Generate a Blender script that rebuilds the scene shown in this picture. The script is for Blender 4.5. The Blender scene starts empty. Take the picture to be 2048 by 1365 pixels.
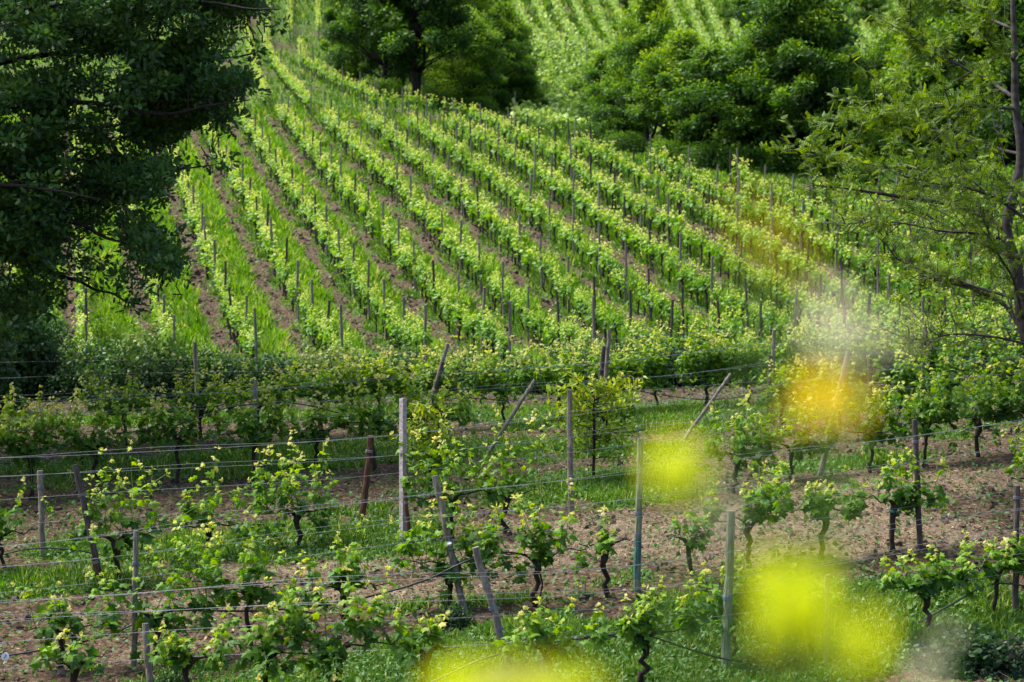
import bpy, math
import numpy as np
from mathutils import Vector, Matrix
R = np.random.RandomState(7)
SC = bpy.context.scene
COL = SC.collection

# ------------------------------------------------------------ camera, sky, sun, exposure
F = 4000.0                       # focal length in photo pixels (photo 2048 wide)
PITCH = math.radians(8); CP, SP = math.cos(PITCH), math.sin(PITCH)
cam = bpy.data.cameras.new('camera'); camo = bpy.data.objects.new('camera', cam); COL.objects.link(camo)
camo.location = (0, 0, 0); camo.rotation_euler = (math.radians(90) - PITCH, 0, 0)
cam.sensor_width = 36; cam.lens = F / 2048 * 36
cam.clip_start = 0.1; cam.clip_end = 6000
cam.dof.use_dof = True; cam.dof.focus_distance = 27.0; cam.dof.aperture_fstop = 2.5
SC.camera = camo
SUN_EL, SUN_AZ = 58, -62         # degrees; azimuth from +Y towards +X
wd = bpy.data.worlds.new('World'); SC.world = wd; wd.use_nodes = True
wn = wd.node_tree; bgn = wn.nodes['Background']
sky = wn.nodes.new('ShaderNodeTexSky'); sky.sky_type = 'NISHITA'; sky.sun_disc = False
sky.sun_elevation = math.radians(SUN_EL); sky.sun_rotation = math.radians(SUN_AZ)
sky.dust_density = 3.0; sky.air_density = 1.0
wn.links.new(sky.outputs[0], bgn.inputs[0]); bgn.inputs[1].default_value = 0.14
sl = bpy.data.lights.new('sun', 'SUN'); sl.energy = 2.9; sl.angle = math.radians(16); sl.color = (1, .97, .92)
so = bpy.data.objects.new('sun', sl); COL.objects.link(so)
_a, _e = math.radians(SUN_AZ), math.radians(SUN_EL)
_d = Vector((math.sin(_a) * math.cos(_e), math.cos(_a) * math.cos(_e), math.sin(_e)))
so.rotation_euler = _d.to_track_quat('Z', 'Y').to_euler(); so.location = (0, 0, 60)
SC.view_settings.view_transform = 'Standard'; SC.view_settings.look = 'None'
SC.view_settings.exposure = 1.5; SC.view_settings.gamma = 1
SC.render.engine = 'CYCLES'

# ------------------------------------------------------------ numeric helpers
def ray(px, py):
    dx = (px - 1024) / F; dy = -(py - 682.5) / F
    return np.array([dx, CP + SP * dy, -SP + CP * dy])
def hz(y): return 58800. / (y + 280)
def hash2(ix, iy, s):
    n = (ix.astype(np.int64) * 374761393 + iy.astype(np.int64) * 668265263 + s * 974634777) & 0x7fffffff
    n = ((n ^ (n >> 13)) * 1274126177) & 0x7fffffff
    return ((n ^ (n >> 16)) & 0xffff) / 65535.0
def vn(x, y, s=0):
    x = np.asarray(x, float); y = np.asarray(y, float)
    ix = np.floor(x); iy = np.floor(y); fx = x - ix; fy = y - iy
    fx = fx * fx * (3 - 2 * fx); fy = fy * fy * (3 - 2 * fy)
    a = hash2(ix, iy, s); b = hash2(ix + 1, iy, s); c = hash2(ix, iy + 1, s); d = hash2(ix + 1, iy + 1, s)
    return a + (b - a) * fx + (c - a) * fy + (a - b - c + d) * fx * fy
def fbm(x, y, s=0, o=3):
    t = 0; w = 0
    for k in range(o):
        t = t + vn(x * 2 ** k, y * 2 ** k, s + k * 17) * .5 ** k; w += .5 ** k
    return t / w
def sst(a, b, x):
    t = np.clip((x - a) / (b - a), 0, 1); return t * t * (3 - 2 * t)

# ------------------------------------------------------------ terrain: heights through surveyed points
CTL = [(300,1430,21.5),(1455,1345,23),(2030,1240,24.5),(-300,1500,20.5),(2500,1190,25),
(120,1335,23.3),(690,1255,24.3),(1280,1178,25.3),(1835,1092,26.5),(2300,1040,27.3),(-400,1380,22.6),
(80,1125,27.5),(650,1087,28.5),(1142,1045,29.5),(1640,957,31),(1955,917,32),(2400,880,33),(-400,1150,27),
(65,995,32.5),(505,962,33.5),(980,912,35),(1400,880,36.5),(1740,840,37.5),(2300,800,39),(-400,1010,32),
(100,905,37),(500,875,38),(1010,850,39.5),(1550,815,41),(1850,795,42.5),(2400,760,44),(-400,915,37),
(200,815,45),(1000,780,47),(1700,745,49),(-300,830,45),(2300,720,50),
(200,690,60.6),(700,690,60.6),(1200,690,60.6),(1700,690,60.6),(2200,680,61),(-300,690,60.6)]
for y in (560, 430, 330):
    for x in (-300, 200, 700, 1200) + ((1700, 2200) if y > 400 else ()): CTL.append((x, y, hz(y)))
for x in (-300, 200, 700): CTL.append((x, 215, hz(215)))
CTL += [(560,110,148),(560,0,172),(560,-250,270),(100,50,170),(-300,50,170),(100,-250,300),
(850,120,160),(1130,255,148),(1700,300,125),(2200,330,120),(1130,110,205),(1300,0,260),(1300,-250,420),(1800,160,190),(1900,50,270),(2300,60,260),(1900,-250,450),(900,0,230)]
_C = [ray(a, b) * Z for a, b, Z in CTL]
_ex = [(0,0.01,-1.65),(0,3,-2.3),(0,7,-3.55),(-4,9,-4.4),(4,9,-4.2),(0,13,-5.25),(-5,15,-5.9),(6,16,-5.6)]
for az in (-.6, -.2, .2, .6): _ex += [(900*math.sin(az),900*math.cos(az),230.),(4000*math.sin(az),4000*math.cos(az),700.)]
for az in (-.6, .6): _ex += [(14*math.sin(az),14*math.cos(az),-5.4),(3*math.sin(az),3*math.cos(az),-2.3),(100*math.sin(az),100*math.cos(az),-2.5)]
_C = np.vstack([np.array(_C), np.array(_ex)])
def _uv(x, y):
    az = np.arctan2(x, y); r = np.hypot(x, y)
    return np.clip(az, -.6, .6) * 2.2, np.log(np.maximum(r, 1.5))
_cu, _cv = _uv(_C[:, 0], _C[:, 1])
def _K(d2): return 0.5 * d2 * np.log(d2 + 1e-12)
_n = len(_C); _A = np.zeros((_n + 3, _n + 3))
_A[:_n, :_n] = _K((_cu[:, None] - _cu) ** 2 + (_cv[:, None] - _cv) ** 2) + np.eye(_n) * 2e-4
_Pm = np.stack([np.ones(_n), _cu, _cv], 1); _A[:_n, _n:] = _Pm; _A[_n:, :_n] = _Pm.T
_W = np.linalg.solve(_A, np.r_[_C[:, 2], 0, 0, 0])
def h(x, y):
    x = np.asarray(x, float); y = np.asarray(y, float); u, v = _uv(x, y)
    o = _W[_n] + _W[_n + 1] * u + _W[_n + 2] * v
    for i in range(_n): o = o + _W[i] * _K((u - _cu[i]) ** 2 + (v - _cv[i]) ** 2)
    return o
_TS = np.concatenate([np.arange(15, 160, .1), np.arange(160, 900, 1)])
def hit(px, py, off=0., z0=15.):
    r = ray(px, py); ts = _TS[_TS >= z0]
    d = ts * r[2] - (h(ts * r[0], ts * r[1]) + off)
    k = np.where(d < 0)[0]
    if len(k) == 0: return r * 300.
    k = k[0]
    t = ts[k] if k == 0 else ts[k-1] + (ts[k] - ts[k-1]) * d[k-1] / (d[k-1] - d[k])
    return r * t
def proj(p):
    zc = p[1] * CP - p[2] * SP; yc = p[1] * SP + p[2] * CP
    return 1024 + F * p[0] / zc, 682.5 - F * yc / zc
def depth(p): return p[1] * CP - p[2] * SP

# hillside rows: straight lines, azimuth -12.5 degrees, 2.2 m apart
RA = math.radians(-12.5)
RD = np.array([math.sin(RA), math.cos(RA)]); RN = np.array([math.cos(RA), -math.sin(RA)])
S0, SPC = 4.85, 2.19
ROWI = list(range(-4, 21))
BACK = {8: 109, 9: 106, 10: 100.5, 11: 94, 12: 89.5, 13: 86, 14: 84, 15: 82.5, 16: 81, 17: 80, 18: 79, 19: 78, 20: 77}
def row_ends(i): return 53.2 + .25 * math.sin(i * 2.3), BACK.get(i, 111 - .4 * max(0, i))
def row_pt(i, Y):
    s = S0 + (i - 1) * SPC
    t = (Y - s * RN[1]) / RD[1]
    x = s * RN[0] + t * RD[0]
    x = x + (fbm(Y * .05, i * 3.1, 5) - .5) * .5
    return x, Y
# foreground row ground lines in photo pixels, nearest first
FR = [[(-250,1450),(300,1405),(1020,1375),(1452,1342),(2030,1228),(2300,1185)],
      [(-250,1380),(118,1338),(690,1253),(1273,1180),(1840,1092),(2300,1030)],
      [(-250,1155),(85,1125),(415,1112),(808,1080),(1142,1040),(1640,952),(1955,915),(2300,875)],
      [(-250,1005),(200,982),(507,960),(978,915),(1372,878),(1738,835),(2300,785)],
      [(-250,890),(650,868),(1010,850),(1310,818),(1545,806),(1850,795),(2300,750)]]
FRW = [np.array([hit(*p)[:2] for p in l]) for l in FR]
def row_x(k, x): return np.interp(x, FRW[k][:, 0], FRW[k][:, 1])

# ground cover masks in world space
def blob(x, y, px, py, rx, ry):
    c = hit(px, py); return np.exp(-(((x - c[0]) / rx) ** 2 + ((y - c[1]) / ry) ** 2))
BL_G = [(900,1330,3.2,1.0,1.1),(1280,1300,1.6,.8,1.0),(1850,1215,2.4,.75,1.2),(1650,1260,1.6,.8,1.0),(1350,1330,2,.6,.9),(420,1110,2.2,.9,.9),(700,1080,1.5,1.3,.9),(850,1090,1.2,1.2,.7),
        (60,1170,1.2,.7,.8),(420,930,3.2,.8,1.1),(700,900,1.8,1.2,.9),(1130,900,2.4,.9,1.1),(1200,970,1.3,1.2,.8),(1350,1000,1.2,1.0,.5),
        (300,840,3,1.2,.9),(1000,830,4,1.2,.9),(1400,840,2.5,1.0,.7),(1700,930,1.5,.8,.8),(1400,1110,1.6,.5,.45),(1950,990,1.1,.35,.6),(1000,1150,1.3,.5,.35),(1550,1200,1.2,.5,.5),(1060,1200,3,.35,.5),(1900,800,3,2,.7)]
BL_S = [(180,1240,2.2,.6,.36),(480,1290,2.4,.6,.36),(100,1330,1.8,.7,.36),(620,1340,1.6,.5,.34),(900,1180,1.6,.5,.6),(1020,1120,1.3,.6,.7),(1700,1080,2.4,.9,.6),(600,1010,1.6,.35,.5),(200,1030,2.4,.3,.5),(620,1120,1.5,.9,.9),(800,1110,1.6,.8,.7),(1130,1060,1.4,.8,1.0),(1250,1060,1.6,.7,.9),(1450,1060,2.0,1.2,.8),(520,1200,2.0,.5,.7),(1900,960,2.2,1.3,.8),(1650,1000,2,.9,.7),(1800,1060,2,.6,.5),(1600,1100,1.6,.6,.6)]
_BG = [(hit(a, b), c, d, w) for a, b, c, d, w in BL_G]; _BS = [(hit(a, b), c, d, w) for a, b, c, d, w in BL_S]
def masks(x, y):
    x = np.asarray(x, float); y = np.asarray(y, float)
    n1 = fbm(x * .8, y * .8, 3); n2 = fbm(x * 3.1, y * 3.1, 9); n3 = fbm(x * .23, y * .23, 21)
    # foreground
    g = np.zeros_like(x) + .34; s = np.zeros_like(x) + .12
    for c, rx, ry, w in _BG: g = g + w * np.exp(-(((x - c[0]) / rx) ** 2 + ((y - c[1]) / ry) ** 2))
    for c, rx, ry, w in _BS: s = s + w * np.exp(-(((x - c[0]) / rx) ** 2 + ((y - c[1]) / ry) ** 2))
    g = g - .85 * np.minimum(s, .55) * (s > .25)
    for k in (1, 2, 3): g = g - .35 * np.exp(-((y - row_x(k, x) + .25) / .28) ** 2)
    gf = sst(.42, .75, g * .9 + (n1 - .5) * .75 + (n2 - .5) * .6)
    sf = sst(.42, .9, s + (n1 - .5) * .5 + (n2 - .5) * .5) * (1 - gf * .7)
    # hillside
    c = ((x * RN[0] + y * RN[1] - S0) / SPC) + (n1 - .5) * .22
    fr = c - np.floor(c); idx = np.floor(c) + 1
    right = sst(4, 12, idx + 0 * x)
    lush = sst(.03, .15, fr) * (1 - sst(.55, .66, fr))
    soil = sst(.60, .68, fr) * (1 - sst(.82, .92, fr))
    gh = .55 + .6 * lush * (1 - .45 * right) - .95 * soil * (1 - .4 * right) - .06 * right
    gh = sst(.3, .72, gh + (n1 - .5) * 1.1 + (n2 - .5) * .7 + (n3 - .5) * .5)
    # beyond
    gb = sst(.2, .6, .55 + (n1 - .5) * .8 + (n3 - .5) * .6) * (1 - .45 * sst(190, 215, y) * (n2 > .45))
    wh = sst(49, 52, y); Y1 = 113 - .0 * x; 
    bk = np.interp(x, [-60, 0, 4, 10, 20, 30], [113, 113, 108, 96, 84, 80])
    wb = sst(0, 2, y - bk)
    g = gf * (1 - wh) + gh * wh * (1 - wb) + gb * wb
    s = sf * (1 - wh) + .12 * wh * (1 - gh)
    lushness = (1 - wh) * .25 + wh * (1 - wb) * (.18 + .82 * lush * (1 - .45 * right)) + wb * .3
    return g, s, lushness
def micro(x, y, g):
    a = fbm(x * 2.2, y * 2.2, 40, 4) - .5; b = fbm(x * 9, y * 9, 50, 2) - .5
    return (a * (.13 + .08 * (y > 47)) + b * (.045 + .055 * (y > 47))) * (1 - .6 * g)

# ------------------------------------------------------------ mesh helpers
def mesh(name, V, faces, mat=None, tint=None, attrs=None, smooth=False):
    V = np.asarray(V, np.float32); me = bpy.data.meshes.new(name)
    faces = [np.asarray(f, np.int32) for f in faces if len(f)]
    me.vertices.add(len(V)); me.vertices.foreach_set('co', V.ravel())
    nl = sum(f.size for f in faces); npoly = sum(len(f) for f in faces)
    me.loops.add(nl); me.polygons.add(npoly)
    me.loops.foreach_set('vertex_index', np.concatenate([f.ravel() for f in faces]))
    st = []; o = 0
    for f in faces: st.append(o + np.arange(len(f)) * f.shape[1]); o += f.size
    me.polygons.foreach_set('loop_start', np.concatenate(st).astype(np.int32))
    me.polygons.foreach_set('use_smooth', np.full(npoly, smooth))
    me.update(calc_edges=True)
    at = dict(attrs or {})
    if tint is not None: at['tint'] = tint
    for k, a in at.items():
        t = me.attributes.new(k, 'FLOAT', 'POINT'); t.data.foreach_set('value', np.asarray(a, np.float32))
    if mat: me.materials.append(mat)
    return me
def link(name, me, parent=None, loc=None, rz=0, sc=None):
    o = bpy.data.objects.new(name, me); COL.objects.link(o)
    if parent is not None: o.parent = parent
    if loc is not None: o.location = [float(v) for v in loc]
    o.rotation_euler = (0, 0, rz)
    if sc is not None: o.scale = sc if hasattr(sc, '__len__') else (sc,) * 3
    return o
def tag(o, label=None, cat=None, group=None, kind=None):
    for k, v in (('label', label), ('category', cat), ('group', group), ('kind', kind)):
        if v: o[k] = v
    return o
def thing(name, label, cat, loc=(0, 0, 0), rz=0, group=None, sc=None):
    return tag(link(name, None, None, loc, rz, sc), label, cat, group)
ORD = 'zeroth first second third fourth fifth sixth seventh eighth ninth tenth eleventh twelfth thirteenth fourteenth fifteenth sixteenth seventeenth eighteenth nineteenth twentieth'.split()
def od(n):
    if n <= 20: return ORD[n]
    if n < 30: return 'twenty-' + ORD[n - 20]
    if n == 30: return 'thirtieth'
    return 'thirty-' + ORD[n - 30]

class Geo:
    """collects tubes and leaves as arrays"""
    def __init__(s): s.V = []; s.F = {}; s.T = []; s.n = 0
    def add(s, V, F, t):
        V = np.asarray(V, float).reshape(-1, 3); s.V.append(V)
        for f in (F if isinstance(F, list) else [F]):
            f = np.asarray(f) + s.n; s.F.setdefault(f.shape[1], []).append(f)
        t = np.full(len(V), t) if np.ndim(t) == 0 else np.asarray(t); s.T.append(t); s.n += len(V)
    def tube(s, P, rad, n=6, tint=.5, cap=True, rnd=0.):
        P = np.asarray(P, float); m = len(P); rad = np.full(m, rad) if np.ndim(rad) == 0 else np.asarray(rad, float)
        T = np.gradient(P, axis=0); T /= np.linalg.norm(T, axis=1)[:, None] + 1e-9
        up = np.array([0, 0, 1.]) if abs(T[0, 2]) < .8 else np.array([1., 0, 0])
        A = np.cross(T, up); A /= np.linalg.norm(A, axis=1)[:, None] + 1e-9; B = np.cross(T, A)
        an = np.arange(n) * 2 * math.pi / n
        rr = rad[:, None] * (1 + rnd * (R.rand(m, n) - .5))
        V = P[:, None] + rr[..., None] * (np.cos(an)[None, :, None] * A[:, None] + np.sin(an)[None, :, None] * B[:, None])
        i = np.arange(m - 1)[:, None] * n; j = np.arange(n)[None]; k = (np.arange(n)[None] + 1) % n
        Fq = np.stack([i + j, i + k, i + n + k, i + n + j], -1).reshape(-1, 4)
        V = V.reshape(-1, 3)
        if cap:
            V = np.vstack([V, P[-1], P[0]]); c = len(V) - 2; jj = np.arange(n); kk = (jj + 1) % n; b = (m - 1) * n
            s.add(V, [Fq, np.stack([b + jj, b + kk, np.full(n, c)], -1), np.stack([kk, jj, np.full(n, c + 1)], -1)], tint)
        else: s.add(V, Fq, tint)
    def leaves(s, tm, P, D, N, S, t):
        tv, tf = tm; P = np.asarray(P, float); D = np.asarray(D, float); N = np.asarray(N, float)
        D = D / (np.linalg.norm(D, axis=1)[:, None] + 1e-9)
        X = np.cross(D, N); X /= np.linalg.norm(X, axis=1)[:, None] + 1e-9; N = np.cross(X, D)
        S = np.broadcast_to(np.asarray(S, float), (len(P),))
        V = P[:, None] + S[:, None, None] * (tv[None, :, 0, None] * X[:, None] + tv[None, :, 1, None] * D[:, None] + tv[None, :, 2, None] * N[:, None])
        k = len(tv); Fc = (tf[None] + (np.arange(len(P)) * k)[:, None, None]).reshape(-1, tf.shape[1])
        s.add(V.reshape(-1, 3), Fc, np.repeat(np.broadcast_to(np.asarray(t, float), (len(P),)), k))
    def merge(s, g, M, loc):
        for V, T in [(np.vstack(g.V), np.concatenate(g.T))]:
            V2 = V @ M.T + loc; s.V.append(V2); s.T.append(T)
            for k, fl in g.F.items():
                s.F.setdefault(k, []).append(np.vstack(fl) + s.n)
            s.n += len(V2)
    def build(s, name, mat, smooth=False):
        return mesh(name, np.vstack(s.V), [np.vstack(f) for f in s.F.values()], mat, np.concatenate(s.T), smooth=smooth)
def rot(a): c, s = math.cos(a), math.sin(a); return np.array([[c, -s, 0], [s, c, 0], [0, 0, 1.]])

# leaf templates (unit length along +y)
_r = [(0,.06),(.2,-.12),(.44,.02),(.34,.26),(.54,.55),(.25,.6),(0,1.),(-.25,.6),(-.54,.55),(-.34,.26),(-.44,.02),(-.2,-.12)]
GRAPE = (np.array([(0, .38, .06)] + [(a, b, -.28 * abs(a) - .12 * b * b) for a, b in _r]), np.array([(0, 1 + i, 1 + (i + 1) % 12) for i in range(12)]))
SIMPLE = (np.array([(0,0,0),(0,1,-.12),(-.42,.6,-.2),(-.36,.08,-.12),(.42,.6,-.2),(.36,.08,-.12)]), np.array([(0,1,2,3),(0,5,4,1)]))
_o = [(0,0),(.1,.12),(.24,.24),(.12,.36),(.32,.52),(.17,.64),(.24,.84),(0,1.)]
OAK = (np.array([(a, b, -.2 * abs(a)) for a, b in _o] + [(-a, b, -.2 * abs(a)) for a, b in _o[-2:0:-1]]), np.array([list(range(14))])[:, ::1])
FROND = (np.array([(0,0,0),(.17,.3,-.03),(.2,.65,-.08),(0,1,-.2),(-.2,.65,-.08),(-.17,.3,-.03)]), np.array([(0,1,2,3),(0,3,4,5)]))
LANCE = (np.array([(0,0,0),(.13,.35,-.03),(0,1,-.22),(-.13,.35,-.03)]), np.array([(0,1,2,3)]))
QUAD = (np.array([(-.5,0,0),(.5,0,0),(.5,1,0),(-.5,1,0)]), np.array([(0,1,2,3)]))
BLADE = (np.array([(-.035,0,0),(.035,0,0),(.025,.55,-.06),(-.025,.55,-.06),(0,1,-.28)]), np.array([(0,1,2),(0,2,3),(3,2,4)]))
def rdir(n, up=0., amt=1.):
    v = R.normal(size=(n, 3)) * amt; v[:, 2] += up; return v / (np.linalg.norm(v, axis=1)[:, None] + 1e-9)

# ------------------------------------------------------------ materials
def mat(name):
    m = bpy.data.materials.new(name); m.use_nodes = True; nt = m.node_tree; nt.nodes.clear()
    out = nt.nodes.new('ShaderNodeOutputMaterial'); return m, nt, out
def ramp(nt, stops, fac):
    r = nt.nodes.new('ShaderNodeValToRGB'); e = r.color_ramp.elements
    while len(e) < len(stops): e.new(.5)
    for i, (p, c) in enumerate(stops): e[i].position = p; e[i].color = (*c, 1)
    nt.links.new(fac, r.inputs[0]); return r.outputs[0]
def noise(nt, sc, det=3, coord='Object', stretch=None):
    tc = nt.nodes.new('ShaderNodeTexCoord'); src = tc.outputs[coord]
    if stretch:
        mp = nt.nodes.new('ShaderNodeMapping'); mp.inputs['Scale'].default_value = stretch
        nt.links.new(src, mp.inputs[0]); src = mp.outputs[0]
    n = nt.nodes.new('ShaderNodeTexNoise'); n.inputs['Scale'].default_value = sc; n.inputs['Detail'].default_value = det
    nt.links.new(src, n.inputs['Vector']); return n.outputs['Fac']
def mathn(nt, op, a, b=None, clamp=False):
    m = nt.nodes.new('ShaderNodeMath'); m.operation = op; m.use_clamp = clamp
    for i, v in enumerate((a, b)):
        if v is None: continue
        if hasattr(v, 'links'): nt.links.new(v, m.inputs[i])
        else: m.inputs[i].default_value = v
    return m.outputs[0]
def mixc(nt, fac, a, b):
    m = nt.nodes.new('ShaderNodeMix'); m.data_type = 'RGBA'
    for k, v in (('Factor', fac),):
        if hasattr(v, 'links'): nt.links.new(v, m.inputs[0])
        else: m.inputs[0].default_value = v
    for i, v in ((6, a), (7, b)):
        if hasattr(v, 'links'): nt.links.new(v, m.inputs[i])
        else: m.inputs[i].default_value = (*v, 1)
    return m.outputs[2]
def leafmat(name, stops, trans=.35, rough=.5, spec=.25, objvar=.0):
    m, nt, out = mat(name)
    at = nt.nodes.new('ShaderNodeAttribute'); at.attribute_name = 'tint'
    f = at.outputs['Fac']
    if objvar:
        oi = nt.nodes.new('ShaderNodeObjectInfo')
        f = mathn(nt, 'ADD', f, mathn(nt, 'MULTIPLY', mathn(nt, 'SUBTRACT', oi.outputs['Random'], .5), objvar), True)
    c = ramp(nt, stops, f)
    b = nt.nodes.new('ShaderNodeBsdfPrincipled'); nt.links.new(c, b.inputs['Base Color'])
    b.inputs['Roughness'].default_value = rough; b.inputs['Specular IOR Level'].default_value = spec
    t = nt.nodes.new('ShaderNodeBsdfTranslucent')
    hs = nt.nodes.new('ShaderNodeHueSaturation'); hs.inputs['Hue'].default_value = .485; hs.inputs['Saturation'].default_value = 1.15; hs.inputs['Value'].default_value = 1.25
    nt.links.new(c, hs.inputs['Color']); nt.links.new(hs.outputs[0], t.inputs[0])
    mx = nt.nodes.new('ShaderNodeMixShader'); mx.inputs[0].default_value = trans
    nt.links.new(b.outputs[0], mx.inputs[1]); nt.links.new(t.outputs[0], mx.inputs[2]); nt.links.new(mx.outputs[0], out.inputs[0])
    return m
def woodmat(name, stops, sc=8, stretch=(6, 6, .6), bump=.5, rough=.85):
    m, nt, out = mat(name)
    n = noise(nt, sc, 5, 'Object', stretch); c = ramp(nt, stops, n)
    b = nt.nodes.new('ShaderNodeBsdfPrincipled'); nt.links.new(c, b.inputs['Base Color']); b.inputs['Roughness'].default_value = rough
    b.inputs['Specular IOR Level'].default_value = .2
    bp = nt.nodes.new('ShaderNodeBump'); bp.inputs['Strength'].default_value = bump; bp.inputs['Distance'].default_value = .02
    nt.links.new(n, bp.inputs['Height']); nt.links.new(bp.outputs[0], b.inputs['Normal'])
    nt.links.new(b.outputs[0], out.inputs[0]); return m
def plain(name, col, rough=.5, metal=0.):
    m, nt, out = mat(name); b = nt.nodes.new('ShaderNodeBsdfPrincipled')
    n = noise(nt, 30, 2); c = ramp(nt, [(.3, [v * .75 for v in col]), (.7, [min(1, v * 1.15) for v in col])], n)
    nt.links.new(c, b.inputs['Base Color']); b.inputs['Roughness'].default_value = rough; b.inputs['Metallic'].default_value = metal
    nt.links.new(b.outputs[0], out.inputs[0]); return m
M = {}
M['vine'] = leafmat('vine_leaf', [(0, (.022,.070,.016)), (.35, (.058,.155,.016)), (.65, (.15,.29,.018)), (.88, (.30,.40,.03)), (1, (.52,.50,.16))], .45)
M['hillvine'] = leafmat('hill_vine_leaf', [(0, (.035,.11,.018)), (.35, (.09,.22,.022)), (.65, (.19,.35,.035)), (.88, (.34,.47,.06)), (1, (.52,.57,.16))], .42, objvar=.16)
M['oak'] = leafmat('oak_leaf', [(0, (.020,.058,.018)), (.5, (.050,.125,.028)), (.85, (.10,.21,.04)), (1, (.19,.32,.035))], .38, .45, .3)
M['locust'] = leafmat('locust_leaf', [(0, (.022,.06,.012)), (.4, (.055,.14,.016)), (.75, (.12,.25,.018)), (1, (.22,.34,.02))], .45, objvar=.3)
M['locust_near'] = leafmat('near_locust_leaf', [(0, (.03,.075,.010)), (.5, (.07,.15,.012)), (1, (.19,.29,.015))], .42)
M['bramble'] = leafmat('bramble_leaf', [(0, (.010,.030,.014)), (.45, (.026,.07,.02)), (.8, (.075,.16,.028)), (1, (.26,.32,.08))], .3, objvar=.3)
M['broom'] = leafmat('shrub_leaf', [(0, (.04,.10,.012)), (1, (.16,.30,.02))], .4)
M['peach'] = leafmat('sapling_leaf', [(0, (.06,.14,.02)), (.5, (.15,.26,.02)), (1, (.34,.40,.03))], .45)
M['grass'] = leafmat('grass_blade', [(0, (.05,.11,.018)), (.4, (.085,.21,.016)), (.75, (.15,.34,.012)), (1, (.32,.36,.10))], .4, .6, .15)
M['weed'] = leafmat('weed_leaf', [(0, (.03,.08,.018)), (.6, (.07,.16,.03)), (1, (.17,.25,.06))], .3)
M['straw'] = leafmat('straw_stalk', [(0, (.06,.04,.024)), (.5, (.17,.12,.07)), (1, (.42,.33,.21))], .1, .7, .1)
M['farvine'] = leafmat('far_vine_leaf', [(0, (.08,.17,.04)), (.5, (.19,.33,.06)), (1, (.38,.48,.13))], .35)
M['bark'] = woodmat('vine_bark', [(.3, (.012,.009,.008)), (.7, (.05,.038,.03))], 14, (2, 2, .7), .8)
M['treebark'] = woodmat('tree_bark', [(.3, (.010,.008,.007)), (.7, (.032,.026,.022))], 6, (2, 2, .6), .8)
M['greybark'] = woodmat('grey_branch_bark', [(.3, (.022,.018,.016)), (.7, (.085,.074,.068))], 8, (1, 1, 1), .5)
M['post'] = woodmat('weathered_post_wood', [(.25, (.07,.06,.048)), (.5, (.16,.14,.115)), (.75, (.30,.27,.23))], 6)
M['postgreen'] = woodmat('green_treated_post_wood', [(.25, (.06,.09,.06)), (.5, (.13,.16,.10)), (.75, (.26,.27,.18))], 6)
M['postdark'] = woodmat('dark_post_wood', [(.25, (.025,.02,.018)), (.5, (.06,.05,.045)), (.75, (.12,.10,.09))], 6)
M['postred'] = woodmat('red_brown_post_wood', [(.25, (.035,.014,.010)), (.6, (.085,.04,.025)), (.8, (.16,.11,.05))], 6)
M['concrete'] = woodmat('pitted_concrete', [(.3, (.22,.19,.19)), (.55, (.34,.30,.30)), (.8, (.50,.46,.46))], 22, (1, 1, 1), .6)
M['teal'] = woodmat('teal_stained_wood', [(.25, (.02,.06,.055)), (.5, (.05,.12,.11)), (.8, (.15,.17,.14))], 6)
M['wire'] = plain('galvanised_wire', (.22,.22,.24), .5, .4)
M['bluewire'] = plain('blue_grey_tie_wire', (.16,.19,.30), .5, .3)
M['teatie'] = plain('turquoise_plastic_tie', (.02,.16,.15), .5)
M['hose'] = plain('black_hose_plastic', (.012,.012,.014), .42)
M['white'] = plain('white_plastic', (.75,.75,.80), .4)
M['flower'] = leafmat('yellow_green_petal', [(0, (.50,.60,.0)), (1, (.72,.80,.003))], .5)
M['flowery'] = leafmat('yellow_petal', [(0, (.74,.55,.01)), (1, (.9,.76,.02))], .5)
M['flowerw'] = leafmat('cream_petal', [(0, (.72,.66,.42)), (1, (.88,.84,.62))], .5)

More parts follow.
